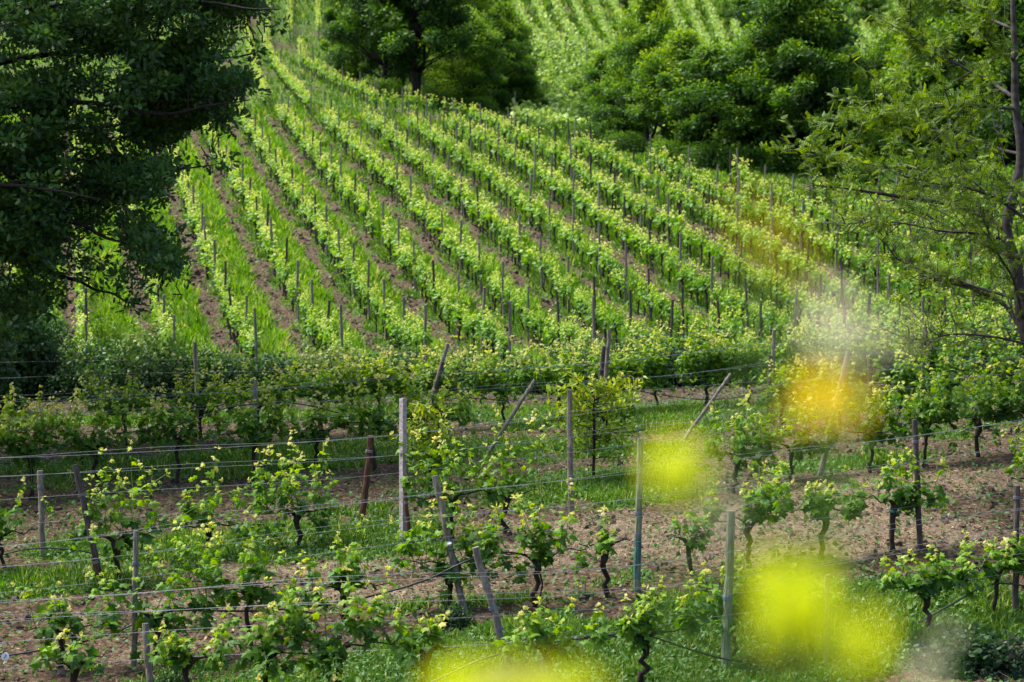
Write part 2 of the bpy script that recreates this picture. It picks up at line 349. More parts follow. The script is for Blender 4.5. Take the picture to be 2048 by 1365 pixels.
def groundmat():
    m, nt, out = mat('ground_soil')
    def A(n): a = nt.nodes.new('ShaderNodeAttribute'); a.attribute_name = n; return a.outputs['Fac']
    n1 = noise(nt, 1.7, 6); n2 = noise(nt, 14, 5); n3 = noise(nt, 60, 3)
    soil = ramp(nt, [(.25, (.015,.009,.006)), (.45, (.042,.025,.016)), (.62, (.085,.053,.035)), (.8, (.15,.105,.075))], mathn(nt, 'ADD', mathn(nt, 'MULTIPLY', n2, .65), mathn(nt, 'MULTIPLY', n1, .35)))
    straw = ramp(nt, [(.3, (.08,.055,.038)), (.5, (.19,.14,.095)), (.7, (.34,.27,.18))], n3)
    grass = ramp(nt, [(.3, (.03,.055,.015)), (.5, (.06,.12,.02)), (.7, (.11,.19,.03))], n2)
    fs = mathn(nt, 'MULTIPLY', A('straw'), mathn(nt, 'MULTIPLY_ADD', n2, 1.6), True)
    n2g = mathn(nt, 'SUBTRACT', mathn(nt, 'MULTIPLY', n2, 1.6), .8)
    fs = mathn(nt, 'ADD', A('straw'), n2g, True); fg = mathn(nt, 'ADD', A('grass'), mathn(nt, 'MULTIPLY', n2g, .9), True)
    c = mixc(nt, mathn(nt, 'MULTIPLY', fs, .8), soil, straw); c = mixc(nt, mathn(nt, 'MULTIPLY', fg, .85), c, grass)
    b = nt.nodes.new('ShaderNodeBsdfPrincipled'); nt.links.new(c, b.inputs['Base Color']); b.inputs['Roughness'].default_value = .95; b.inputs['Specular IOR Level'].default_value = .1
    bp = nt.nodes.new('ShaderNodeBump'); bp.inputs['Strength'].default_value = .9; bp.inputs['Distance'].default_value = .05
    nt.links.new(n2, bp.inputs['Height']); bp2 = nt.nodes.new('ShaderNodeBump'); bp2.inputs['Strength'].default_value = .6; bp2.inputs['Distance'].default_value = .015
    nt.links.new(n3, bp2.inputs['Height']); nt.links.new(bp.outputs[0], bp2.inputs['Normal']); nt.links.new(bp2.outputs[0], b.inputs['Normal'])
    nt.links.new(b.outputs[0], out.inputs[0]); return m

# ------------------------------------------------------------ ground sheet (polar grid, finer where the camera looks)
def ground():
    rr = np.concatenate([np.geomspace(.3, 18, 40)[:-1], np.arange(18, 46, .085), np.arange(46, 60, .14), np.arange(60, 118, .28), np.geomspace(118, 420, 160), np.geomspace(430, 4500, 40)])
    aa = np.concatenate([np.linspace(-math.pi, -.62, 24)[:-1], np.linspace(-.62, -.285, 24)[:-1], np.arange(-.285, .285, .0019), np.linspace(.285, .62, 24), np.linspace(.62, math.pi, 24)[1:-1]])
    nr, na = len(rr), len(aa); RR, AA = np.meshgrid(rr, aa, indexing='ij')
    X = RR * np.sin(AA); Y = RR * np.cos(AA); Z = h(X.ravel(), Y.ravel()).reshape(X.shape)
    L = h(RR[:, 0] * math.sin(-.6), RR[:, 0] * math.cos(.6)); Rr = h(RR[:, 0] * math.sin(.6), RR[:, 0] * math.cos(.6))
    t = (np.abs(AA) - .6) / (math.pi - .6); w = np.clip(t, 0, 1); mid = (L + Rr)[:, None] / 2
    Z = Z * (1 - w) + mid * w
    g, s, lu = masks(X.ravel(), Y.ravel())
    near = 1 - sst(200, 300, RR.ravel())
    Z = Z + (micro(X.ravel(), Y.ravel(), g) * near).reshape(Z.shape)
    V = np.stack([X, Y, Z], -1).reshape(-1, 3); V = np.vstack([V, [0, 0, Z[0].mean()]])
    i = np.arange(nr - 1)[:, None] * na; j = np.arange(na)[None]; k = (j + 1) % na
    Fq = np.stack([i + j, i + na + j, i + na + k, i + k], -1).reshape(-1, 4)
    jj = np.arange(na); tri = np.stack([jj, (jj + 1) % na, np.full(na, nr * na)], -1)
    me = mesh('ground', V, [Fq, tri], groundmat(), attrs={'grass': np.r_[g, 0], 'straw': np.r_[s, 0]}, smooth=True)
    tag(link('ground', me), kind='structure')
ground()
def gz(x, y):
    g, s, lu = masks(x, y); return h(x, y) + micro(np.asarray(x, float), np.asarray(y, float), g)

# ------------------------------------------------------------ grass, weeds, straw (uncountable)
def infrustum(x, y, lo=1100, m=70):
    z = h(x, y); zc = y * CP - z * SP; yc = y * SP + z * CP
    px = 1024 + F * x / zc; py = 682.5 - F * yc / zc
    return (px > -m - 60) & (px < 2048 + m + 60) & (py < 1365 + m) & (py > -80)
def scatter(n, y0, y1, pw=1.0):
    u = R.rand(n); Y = (y0 ** pw + u * (y1 ** pw - y0 ** pw)) ** (1 / pw); X = (R.rand(n) * 2 - 1) * .30 * Y
    k = infrustum(X, Y); return X[k], Y[k]
def blades(n, y0, y1, size, name=None):
    X, Y = scatter(n, y0, y1, .6); g, s, lu = masks(X, Y); k = R.rand(len(X)) < g ** 1.3; X, Y, g, lu = X[k], Y[k], g[k], lu[k]
    z = h(X, Y) + micro(X, Y, g) - .01; m = len(X)
    D = rdir(m, 2.0, .75); N = rdir(m, .4)
    S = size * (.5 + .8 * R.rand(m)) * (.45 + .95 * lu) * (1 + Y / 150) * (.35 + 1.5 * fbm(X * 1.7, Y * 1.7, 91, 3) ** 1.3)
    t = np.clip(.06 + .5 * lu + R.normal(size=m) * .18 + .7 * (fbm(X * .9, Y * .9, 77) - .5), 0, 1)
    dry = R.rand(m) < .13; t[dry] = 1
    w = (.7 + Y / 42)                       # further blades stand for small tufts
    return np.stack([X, Y, z], 1), D, N, S, t, w
def grass_obj():
    G = Geo()
    for n, y0, y1, sz in ((600000, 20, 45, .165), (800000, 49, 118, .20), (90000, 118, 200, .24), (260000, 200, 320, .34)):
        P, D, N, S, t, w = blades(n, y0, y1, sz)
        tv, tf = BLADE
        for a in np.unique(np.round(w * 2) / 2):
            k = np.round(w * 2) / 2 == a; G.leaves((tv * np.array([a, 1, 1]), tf), P[k], D[k], N[k], S[k], t[k])
    tag(link('grass', G.build('grass', M['grass'])), 'green grass growing in tufts and strips between the vine rows', 'grass', kind='stuff')
    G = Geo(); X, Y = scatter(230000, 20, 47, .6); g, s, lu = masks(X, Y); k = R.rand(len(X)) < (g * .8 + .10); X, Y, g = X[k], Y[k], g[k]; m = len(X)
    P = np.stack([X, Y, h(X, Y) + micro(X, Y, g) + R.rand(m) * .08], 1)
    G.leaves(SIMPLE, P, rdir(m, .2), rdir(m, 1.6, .6), .035 + .035 * R.rand(m), np.clip(.3 + .5 * fbm(X * 1.5, Y * 1.5, 5) - .1 + R.normal(size=m) * .15, 0, 1))
    tag(link('weeds', G.build('weeds', M['weed'])), 'low broad-leaved weeds spread over the vineyard soil', 'weeds', kind='stuff')
    G = Geo(); X, Y = scatter(160000, 50, 112, .6); g, s, lu = masks(X, Y); k = R.rand(len(X)) < (g * .35 + .13) * (1 - .6 * lu); X, Y, g = X[k], Y[k], g[k]; m = len(X)
    P = np.stack([X, Y, h(X, Y) + micro(X, Y, g) + R.rand(m) * .14], 1); G.leaves(SIMPLE, P, rdir(m, .3), rdir(m, 1.2, .6), .07 + .07 * R.rand(m), np.clip(.45 + R.normal(size=m) * .2, 0, 1))
    tag(link('slope_weeds', G.build('slope_weeds', M['weed'])), 'low weeds dotted along the bare strips of the hillside', 'weeds', kind='stuff')
    G = Geo(); X, Y = scatter(260000, 20, 46, .6); g, s, lu = masks(X, Y); k = R.rand(len(X)) < (s * .95 + .07 * (1 - g)); X, Y, g = X[k], Y[k], g[k]; m = len(X)
    P = np.stack([X, Y, h(X, Y) + micro(X, Y, g) + .005 + R.rand(m) * .025], 1)
    D = rdir(m, 0); D[:, 2] *= .18; tv, tf = LANCE; k = R.rand(m) < .88; t = np.clip(.5 + R.normal(size=m) * .25, 0, 1)
    G.leaves((tv * np.array([.16, 1, .3]), tf), P[k], D[k], rdir(k.sum(), 2, .5), .08 + .17 * R.rand(k.sum()), t[k])
    k = ~k; G.leaves(SIMPLE, P[k], D[k], rdir(k.sum(), 1, .7), .02 + .035 * R.rand(k.sum()), t[k])
    tag(link('straw', G.build('straw', M['straw'])), 'dry straw and dead leaves scattered over the brown soil', 'straw', kind='stuff')
    # clods of turned earth
    G = Geo(); X, Y = scatter(60000, 20, 112, .6); g, s, lu = masks(X, Y); k = R.rand(len(X)) < (1 - g) ** 2 * np.where(Y < 47, .3, .8); X, Y, g = X[k], Y[k], g[k]; m = len(X)
    oc = np.array([(1,0,0),(0,1,0),(-1,0,0),(0,-1,0),(0,0,.8),(0,0,-.8),(.6,.6,.4),(-.6,.5,.4)]); of = np.array([(0,6,4),(6,1,4),(1,7,4),(7,2,4),(2,3,4),(3,0,4),(0,1,6),(1,2,7),(2,1,5),(3,2,5),(0,3,5),(1,0,5)])
    P = np.stack([X, Y, h(X, Y) + micro(X, Y, g)], 1)
    G.leaves((oc, of), P, rdir(m), rdir(m), (.012 + .04 * R.rand(m) ** 3) * (1 + Y / 40), R.rand(m))
    tag(link('soil_clods', G.build('soil_clods', M['clod'])), 'crumbling clods of brown turned earth on bare soil', 'soil', kind='stuff')
def clodmat():
    m, nt, out = mat('clod_earth'); n = noise(nt, 3, 4); c = ramp(nt, [(.3, (.024,.014,.010)), (.55, (.065,.040,.028)), (.8, (.13,.088,.064))], n)
    b = nt.nodes.new('ShaderNodeBsdfPrincipled'); nt.links.new(c, b.inputs['Base Color']); b.inputs['Roughness'].default_value = .95; nt.links.new(b.outputs[0], out.inputs[0]); return m
M['clod'] = clodmat()
grass_obj()

# ------------------------------------------------------------ grapevines
def curve(P0, P1, n, wob, rs=R):
    P0, P1 = np.asarray(P0, float), np.asarray(P1, float); t = np.linspace(0, 1, n)[:, None]
    w = rs.normal(size=(n, 3)) * wob; w[0] = 0; w[-1] = 0
    return P0 + (P1 - P0) * t + w
def vine_geo(hh=.72, lean=0., spread=.55, shoots=11, slen=.6, lpers=10, lsz=.125, tm=GRAPE, bright=0., sides=7, drop=.25, tk=1., wide=.42):
    """returns trunk, cane and foliage geometry around the origin, row along x"""
    T, Cn, L = Geo(), [Geo(), Geo()], Geo()
    nseg = 8; P = curve((0, 0, -.06), (lean, 0, hh), nseg, .022)
    rad = np.array([.040, .034, .030, .029, .030, .032, .042, .050]) * (.85 + .4 * R.rand()) * tk
    T.tube(P, rad, sides, .5, rnd=.3)
    head = P[-1]
    for s in (-1, 1):
        T.tube([head + (0, 0, -.03), head + (s * .07, R.normal() * .02, .05), head + (s * .13, R.normal() * .03, .07)], [.035 * tk, .026 * tk, .017], sides, .5, rnd=.25)
        cp = curve(head + (s * .12, 0, .07), head + (s * spread, R.normal() * .03, .10 + R.normal() * .04), 6, .02)
        Cn[(s + 1) // 2].tube(cp, np.linspace(.012, .006, 6), 5, .5)
    P_, D_, N_, S_, t_ = [], [], [], [], []
    for k in range(shoots):
        x = R.uniform(-spread, spread) if k > 2 else R.normal() * .08
        b = head + np.array([x, R.normal() * .03, .08]); ln = slen * R.uniform(.45, 1.15)
        dn = R.rand() < drop; up = -.35 if dn else 1.25
        d = np.array([R.normal() * .38, R.normal() * wide, up]); d /= np.linalg.norm(d)
        if dn: ln *= .6
        n = 6; q = [b]; dd = d.copy()
        for i in range(n):
            q.append(q[-1] + dd * ln / n); dd = dd + np.array([R.normal() * .12, R.normal() * .12, -.05]); dd /= np.linalg.norm(dd)
        q = np.array(q); L.tube(q, np.linspace(.0055, .0025, n + 1), 3, .55, cap=False)
        nl = max(3, int(lpers * (.6 + .5 * ln / slen)))
        u = np.sort(R.rand(nl)) ** .9; ii = np.minimum((u * n).astype(int), n - 1); fr = (u * n - ii)[:, None]
        base = q[ii] * (1 - fr) + q[ii + 1] * fr
        out = R.normal(size=(nl, 3)); out[:, 2] *= .5; out /= np.linalg.norm(out, axis=1)[:, None]
        sz = lsz * (1.12 - .68 * u ** 1.6) * R.uniform(.65, 1.15, nl)
        P_.append(base + out * sz[:, None] * .55); D_.append(out + [0, 0, -.45] + R.normal(size=(nl, 3)) * .3)
        N_.append(out * .55 + [0, 0, .8] + R.normal(size=(nl, 3)) * .4); S_.append(sz)
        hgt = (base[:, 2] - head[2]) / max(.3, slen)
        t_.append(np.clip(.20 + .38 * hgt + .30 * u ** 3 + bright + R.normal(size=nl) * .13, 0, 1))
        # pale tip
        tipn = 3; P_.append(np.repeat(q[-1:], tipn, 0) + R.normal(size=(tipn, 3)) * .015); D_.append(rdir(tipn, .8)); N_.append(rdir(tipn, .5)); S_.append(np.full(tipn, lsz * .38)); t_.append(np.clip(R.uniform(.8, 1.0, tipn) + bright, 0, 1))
    L.leaves(tm, np.vstack(P_), np.vstack(D_), np.vstack(N_), np.concatenate(S_), np.concatenate(t_))
    return T, Cn, L
def vine(loc, rz, label, group, tie=False, **kw):
    T, Cn, L = vine_geo(**kw)
    t = thing('grapevine', label, 'grapevine', loc, rz, group)
    link('trunk', T.build('vine_trunk', M['bark'], True), t); 
    for c_ in Cn: link('cane', c_.build('vine_cane', M['bark'], True), t)
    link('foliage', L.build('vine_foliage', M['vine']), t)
    if tie:
        g = Geo(); z = kw.get('hh', .72) * .86; g.tube([(0, 0, z - .012), (0, 0, z + .012)], .046, 8, .5); link('tie', g.build('vine_tie', M['teatie']), t)
    return t
ROWN = ['nearest row', 'second row back', 'third row back', 'fourth row back', 'fifth row back']
# (row, base px, base py, head height, spread, shoots, shoot length, leaves, brightness, tie)
FV = [(0,1285,1372,.52,.75,12,.42,13,-.02,1),(0,1100,1405,.55,.5,8,.4,11,0,0),(0,1462,1318,.58,.55,12,.5,11,0,0),(0,1618,1318,.5,.4,6,.3,9,0,0),(0,680,1415,.62,.65,16,.62,13,.0,0),(0,520,1425,.6,.5,11,.5,11,0,0),(0,840,1400,.5,.35,4,.35,9,0,0),
 (0,1850,1262,.5,.65,13,.36,12,-.05,0),(0,1990,1235,.55,.5,8,.4,9,0,0),(0,380,1420,.5,.45,8,.3,10,0,0),(0,2080,1215,.55,.5,10,.4,10,0,0),(0,150,1425,.5,.4,5,.3,9,0,0),
 (1,120,1340,.42,.55,9,.52,9,-.05,0),(1,314,1330,.55,.62,17,.95,11,0,0),(1,500,1290,.60,.55,14,.75,11,-.02,0),(1,690,1253,.42,.55,12,.62,10,-.03,0),(1,897,1215,.50,.62,15,.68,11,0,0),(1,1067,1212,.58,.65,15,.62,11,0,1),
 (1,1213,1195,.62,.35,4,.30,7,.06,0),(1,1385,1160,.50,.30,5,.28,8,-.05,0),(1,1495,1132,.55,.6,13,.55,11,-.04,0),(1,1645,1122,.62,.62,12,.34,11,-.03,0),(1,1782,1102,.62,.65,13,.55,11,-.03,1),(1,2052,1085,.8,.35,9,.5,9,0,0),
 (2,10,1140,.42,.5,8,.55,9,0,0),(2,235,1165,.55,.6,16,.9,10,0,1),(2,412,1118,.42,.75,12,.7,9,.04,0),(2,600,1095,.45,.6,16,.8,11,.03,0),(2,905,1075,.55,.65,15,.85,10,.05,1),(2,1010,1068,.5,.45,10,.85,10,.05,0),
 (2,1470,988,.55,.6,15,.65,12,.02,1),(2,1583,965,.52,.65,14,.62,12,.02,0),(2,1740,945,.55,.5,11,.7,12,.06,0),(2,1850,930,.6,.5,15,.7,12,-.02,0),(2,1957,915,.6,.65,16,.65,12,-.04,0),(2,2060,905,.6,.6,15,.7,12,-.05,0),
 (3,-60,1008,.75,.6,18,.9,12,-.05,0),(3,64,1000,.75,.62,20,.95,13,-.06,0),(3,199,985,.72,.62,20,1.0,13,-.04,0),(3,355,970,.78,.62,18,.75,13,-.02,0),(3,507,962,.72,.62,18,.8,13,-.02,0),(3,633,938,.60,.62,16,.62,12,.02,0),
 (3,748,940,.75,.6,18,.85,13,.0,0),(3,878,925,.7,.6,15,.85,12,.06,0),(3,1215,900,.55,.6,15,.75,12,.02,0),(3,1560,862,.62,.55,14,.75,12,.05,0),(3,1680,850,.55,.5,12,.7,12,.06,0),(3,1800,838,.6,.55,14,.8,12,0,0),(3,1900,828,.6,.55,15,.9,12,-.06,0),(3,2010,818,.6,.55,16,.95,12,-.08,0),
 (4,640,872,.7,.65,18,.8,12,.03,0),(4,760,866,.7,.65,20,.85,12,.03,0),(4,885,858,.7,.65,20,.85,12,.04,0),(4,1010,852,.7,.65,20,.85,12,.04,0),(4,1120,842,.7,.65,20,.85,12,.04,0),(4,1220,832,.7,.65,18,.85,12,.03,0),(4,1312,822,.7,.65,20,.95,12,.02,0),(4,1410,814,.72,.65,20,.95,12,.02,0),(4,1500,808,.7,.65,18,.85,12,.02,0),
 (4,1620,806,.7,.6,18,.9,12,.06,0),(4,1740,802,.7,.6,16,.85,12,0,0),(4,1860,796,.7,.6,18,.9,12,-.05,0),(4,1980,786,.7,.6,18,1.0,12,-.1,0),(4,520,878,.6,.6,14,.7,12,0,0),(4,400,884,.6,.6,14,.7,12,0,0),(4,250,890,.6,.6,12,.7,12,-.05,0)]
cnt = {}
FVM = []
for r, bx, by, hh, sp, sh, sl_, lp, br, tie in FV:
    cnt[r] = cnt.get(r, 0)
order = {r: sorted(v[1] for v in FV if v[0] == r) for r in range(5)}
for r, bx, by, hh, sp, sh, sl_, lp, br, tie in FV:
    p = hit(bx, by); k = order[r].index(bx) + 1
    e = .01; sl2 = math.atan2(row_x(r, p[0] + 1) - row_x(r, p[0] - 1), 2)
    look = 'sparse low' if sh < 9 else ('tall leafy' if sl_ > .8 else 'bushy')
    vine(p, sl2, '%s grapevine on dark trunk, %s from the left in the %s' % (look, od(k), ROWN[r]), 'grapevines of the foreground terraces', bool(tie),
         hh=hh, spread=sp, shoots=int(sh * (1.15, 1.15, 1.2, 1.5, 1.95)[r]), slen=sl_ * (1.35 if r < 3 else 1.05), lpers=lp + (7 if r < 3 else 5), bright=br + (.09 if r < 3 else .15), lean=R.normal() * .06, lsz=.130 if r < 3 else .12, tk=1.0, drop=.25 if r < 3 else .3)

# hillside vines: nearest ones single, the rest one mass
VAR = []
for k in range(9):
    T, Cn, L = vine_geo(hh=.66, spread=.47, shoots=14, slen=.52, lpers=10, lsz=.12, tm=SIMPLE, bright=.08, sides=5, drop=.16, wide=.20, lean=R.normal() * .07)
    VAR.append((T.build('hill_vine_trunk', M['bark'], True), L.build('hill_vine_foliage', M['hillvine']), [c_.build('hill_vine_cane', M['bark'], True) for c_ in Cn]))
LOW = []
for k in range(12):
    T, Cn, L = vine_geo(hh=.66, spread=.47, shoots=12, slen=.56, lpers=5, lsz=.165, tm=SIMPLE, bright=.08, sides=4, drop=.16, wide=.20, lean=R.normal() * .09)
    LOW.append((T, L))
HV = []
for ri, i in enumerate(ROWI):
    y0, y1 = row_ends(i); Y = y0 + .4; j = 0
    while Y < y1:
        x, _ = row_pt(i, Y); j += 1
        if R.rand() > .035 + .35 * (vn(Y * .35, i * 7.7, 31) > .86): HV.append((Y, x + R.normal() * .05, i, j))
        Y += .88 * (1 + R.normal() * .06)
HV = [v for v in HV if abs(v[1]) < .30 * v[0]]
HV.sort()
sel = [v for v in HV if -.235 * v[0] < v[1] < .262 * v[0]]
vis = set(id(v) for v in sel[:300 - len(FV) - 4])
rowleft = sorted(set(v[2] for v in HV if id(v) in vis)); rz = -RA + math.pi / 2
idx = {}
stT, stL = Geo(), Geo()
for v in HV:
    Y, x, i, j = v; z = float(h(x, Y)); loc = np.array([x, Y, z])
    if id(v) in vis:
        idx[i] = idx.get(i, 0) + 1; k = R.randint(len(VAR))
        o = thing('grapevine', 'hillside grapevine, %s plant up from the hedge in the %s row from the left' % (od(idx[i]), od(rowleft.index(i) + 1)), 'grapevine', loc, rz + R.choice([0, math.pi]) + R.normal() * .1, 'grapevines in the hillside rows', (R.uniform(.85, 1.2) * (.62 if R.rand() < .13 else 1),) * 2 + (R.uniform(.82, 1.25),))
        link('trunk', VAR[k][0], o); link('foliage', VAR[k][1], o); [link('cane', c_, o) for c_ in VAR[k][2]]
    else:
        T, L = LOW[R.randint(len(LOW))]; Mx = rot(rz + R.choice([0, math.pi]) + R.normal() * .1) @ np.diag([R.uniform(.85, 1.2) * (.62 if R.rand() < .13 else 1)] * 2 + [R.uniform(.82, 1.22)])
        stT.merge(T, Mx, loc); stL.merge(L, Mx, loc)
# upper left slope rows beyond the headland path
UP = [[(534,86),(561,137),(620,202)], [(530,-60),(536,0),(534,86)], [(635,-60),(636,0),(637,58)], [(603,113),(654,144),(700,165),(753,188)], [(579,-60),(579,0),(580,62)], [(490,40),(505,110),(530,190)],[(603,113),(600,80)],
      [(753,195),(870,205),(940,222),(1020,250)],[(480,-60),(485,40)],[(680,-60),(676,20)]]
for l in UP:
    W = np.array([hit(a, b, .9, 60) for a, b in l]); dist = np.r_[0, np.cumsum(np.hypot(*np.diff(W[:, :2], axis=0).T))]
    for d in np.arange(0, dist[-1], .9):
        x = np.interp(d, dist, W[:, 0]); y = np.interp(d, dist, W[:, 1]); q = np.interp(d + .5, dist, W[:, 0]) - x, np.interp(d + .5, dist, W[:, 1]) - y
        T, L = LOW[R.randint(len(LOW))]; Mx = rot(math.atan2(q[1], q[0] + 1e-6)) * R.uniform(.85, 1.1); loc = np.array([x, y, float(h(x, y))])
        stT.merge(T, Mx, loc); stL.merge(L, Mx, loc)
o = link('distant_grapevines', stL.build('distant_vine_foliage', M['hillvine'])); tag(o, 'mass of pale green grapevines filling the upper part of the hillside rows', 'grapevines', kind='stuff')
link('trunks', stT.build('distant_vine_trunks', M['bark']), o)['kind'] = 'stuff'

# far hillside: rows of vines across the valley
def far_vines():
    G = Geo(); W = Geo()
    def line(a, b, st=1.0, sz=1.0):
        A, B = hit(*a, .8, 118), hit(*b, .8, 118)
        n = int(np.hypot(*(B - A)[:2]) / (.22 * st)); t = R.rand(n)
        x = A[0] + (B[0] - A[0]) * t; y = A[1] + (B[1] - A[1]) * t
        m = 7; X = np.repeat(x, m) + R.normal(size=n * m) * .2; Y = np.repeat(y, m) + R.normal(size=n * m) * .2; Zz = h(X, Y) + R.uniform(.45, 1.5, n * m)
        G.leaves(SIMPLE, np.stack([X, Y, Zz], 1), rdir(n * m), rdir(n * m, .8), (.34 * sz) * R.uniform(.6, 1.2, n * m), np.clip(.3 + .5 * (Zz - h(X, Y) - .5) + R.normal(size=n * m) * .15, 0, 1))
        for q in np.linspace(0, 1, max(2, int(np.hypot(*(B - A)[:2]) / 5))):
            px_, py_ = A[0] + (B[0] - A[0]) * q, A[1] + (B[1] - A[1]) * q; z = float(h(px_, py_)); W.tube([(px_, py_, z - .1), (px_, py_, z + 1.9)], .05, 4, .5)
    for k in range(17): line((1492 - 36 * k, 105), (1425 - 38 * k, -60))
    for k in range(19):                                         # oblique rows on the nearer part of the far slope
        y = 262 - k * 12.5 + (k * k) * .10; line((1030, y - 12), (1320, y + 34 + k * .6), .8)
    for k in range(16): y = 245 - k * 15; line((1660, y + 10), (2100, y + 60 - k * 2), .9)
    for k in range(14): line((1640 + 30 * k, 118), (1560 + 30 * k, -60), 1.6)
    o = link('far_vineyard', G.build('far_vineyard', M['farvine'])); tag(o, 'pale rows of vines covering the slope across the valley', 'vineyard', kind='stuff')
    link('stakes', W.build('far_stakes', M['post']), o)['kind'] = 'stuff'
far_vines()

# ------------------------------------------------------------ posts
def post_geo(base, top, r0, r1=None, sides=10, rnd=.06):
    base = np.asarray(base, float); top = np.asarray(top, float); r1 = r1 or r0 * .93
    t = np.linspace(0, 1, 9)[:, None]; P = base + (top - base) * t + np.r_[[[0, 0, 0]], R.normal(size=(7, 3)) * r0 * .12, [[0, 0, 0]]]
    g = Geo(); g.tube(P, np.linspace(r0, r1, 9), sides, .5, rnd=rnd); return g
def fpost(name, b, t, wpx, m, label, ties=(), part=None):
    B = hit(*b); Z = depth(B); Tp = ray(*t) * Z; r = wpx / 2 / F * Z
    d = Tp - B; ln = np.linalg.norm(d); u = d / ln
    o = thing(name, label, 'post', B, 0, 'wooden posts of the foreground trellis')
    if name == 'concrete_post':
        g = Geo(); q = np.array([-.06, .06])
        g.tube([-u * .1, d * .5, d], [r * 1.25, r * 1.25, r * 1.2], 4, .5); ob = link('shaft', g.build('post_shaft', m), o)
    else:
        ob = link('shaft', post_geo(-u * .12, d, r).build('post_shaft', m, False), o)
    for f, mm in ties:
        g = Geo()
        for q in (0, .014, .028): g.tube([d * (f) + u * (q - .004), d * f + u * (q + .004)], r * 1.12, 10, .5)
        link('wire_tie', g.build('wire_tie', M[mm]), o)
    if part == 'teal':
        g = post_geo(-u * .12, d * .34, r * 1.04, r * 1.03); link('teal_base', g.build('post_teal_base', M['teal']), o)
    if part == 'tag':
        g = Geo(); g.leaves(QUAD, [d * .5 + np.array([-.03, -r * 1.2, 0])], [(1, 0, .1)], [(0, -1, 0.2)], [.05], [.5]); g.tube([d * .5 + (-.03, -r * 1.25, -.012), d * .5 + (.03, -r * 1.25, .01)], .014, 6, .5); link('paper_tag', g.build('paper_tag', M['white']), o)
    return o
P = 'trellis_post'
fpost(P, (1450,1342), (1462,1022), 19, M['postgreen'], 'tall grey-green round post in the nearest row, crossed by the yellow blur', [(.45, 'bluewire')])
fpost(P, (2031,1230), (2034,972), 13, M['postdark'], 'dark upright post at the right edge in the nearest row', [(.9, 'wire'), (.5, 'bluewire')])
fpost(P, (1022,1342), (951,1095), 16, M['post'], 'stout leaning post in the nearest row beside the black hose', [(.5, 'bluewire'), (.68, 'wire'), (.33, 'bluewire')])
fpost(P, (302,1405), (291,1247), 14, M['post'], 'short post at bottom left in the nearest row', [(.8, 'wire')])
fpost(P, (1112,1425), (1082,1318), 13, M['post'], 'short leaning post behind the yellow-green blur at the bottom edge', [(.8, 'wire')])
fpost(P, (1652,1328), (1655,1150), 12, M['postgreen'], 'slim post behind the largest yellow-green flower blur', [(.8, 'wire')])
fpost(P, (268,1332), (272,1062), 12, M['post'], 'tall slim grey post at left in the second row back', [(.75, 'bluewire'), (.94, 'wire')])
fpost(P, (928,1220), (870,952), 15, M['post'], 'grey leaning post with a white paper tag in the second row back', [(.5, 'bluewire'), (.86, 'wire')], 'tag')
fpost(P, (1273,1182), (1281,877), 14.5, M['postgreen'], 'tall pale green post with teal stained base in the middle of the picture', [(.5, 'wire'), (.36, 'bluewire')], 'teal')
fpost(P, (1840,1094), (1829,840), 12, M['postdark'], 'dark round post right of the tied vine in the second row back', [(.82, 'wire'), (.4, 'bluewire')])
fpost(P, (86,1114), (80,942), 12, M['post'], 'upright brownish post at far left in the third row back', [(.8, 'wire')])
fpost(P, (205,1178), (150,930), 13, M['postdark'], 'long leaning dark post at left in the third row back', [(.75, 'wire')])
fpost(P, (203,1180), (187,1114), 12, M['postred'], 'short brown stub beside the long leaning post at left', [(.8, 'wire')])
fpost('concrete_post', (806,1082), (806,797), 12.5, M['concrete'], 'pale square concrete post in the third row back', [(.42, 'bluewire'), (.6, 'wire')])
fpost(P, (822,1098), (810,985), 9, M['postred'], 'dark leaning stake propped against the pale concrete post', [(.8, 'wire')])
fpost(P, (1142,1042), (1139,780), 12, M['post'], 'upright brown-grey post standing in straw in front of the sapling', [(.55, 'wire'), (.33, 'wire')])
fpost(P, (1640,952), (1697,705), 12, M['post'], 'tall post leaning right, behind the orange flower blur', [(.3, 'bluewire')])
fpost(P, (396,846), (390,685), 9, M['post'], 'tall grey post left in front of the dark bramble bush', [(.9, 'wire')])
fpost(P, (510,952), (510,760), 10.5, M['post'], 'grey post rising above the leafy vines left of the concrete post', [(.85, 'wire')])
fpost(P, (726,1036), (741,872), 14, M['postred'], 'thick red-brown post left of the concrete post', [(.8, 'wire')])
fpost(P, (972,912), (1070,760), 8.5, M['post'], 'strongly slanting brace pole in the middle, left of the sapling', [(.85, 'wire')])
fpost(P, (1368,880), (1462,748), 7.5, M['post'], 'thin grey slanting brace pole right of the sapling', [(.9, 'wire')])
fpost(P, (1738,860), (1739,718), 9, M['postdark'], 'dark upright post right of the orange flower blur', [(.9, 'wire')])
fpost(P, (1954,870), (1951,760), 9, M['postdark'], 'dark short post at right behind leafy vines', [(.9, 'wire')])
fpost(P, (840,868), (896,688), 8.5, M['post'], 'grey slanting post above the concrete post before the hillside', [(.55, 'wire')])
fpost(P, (846,872), (886,724), 9, M['postdark'], 'short slanting prop beside the grey slanting post', [(.55, 'wire')])
fpost(P, (1206,850), (1218,660), 8.5, M['post'], 'taller grey post of the pair above the sapling', [(.8, 'wire')])
fpost(P, (1190,852), (1208,693), 9.5, M['postdark'], 'shorter dark post of the pair above the sapling', [(.7, 'wire')])
fpost(P, (1543,832), (1548,660), 8.5, M['post'], 'tall post of the pair above the nearest yellow blur', [(.8, 'wire')])
fpost(P, (1536,834), (1541,712), 9, M['postdark'], 'short dark prop of the pair above the nearest yellow blur', [(.7, 'wire')])
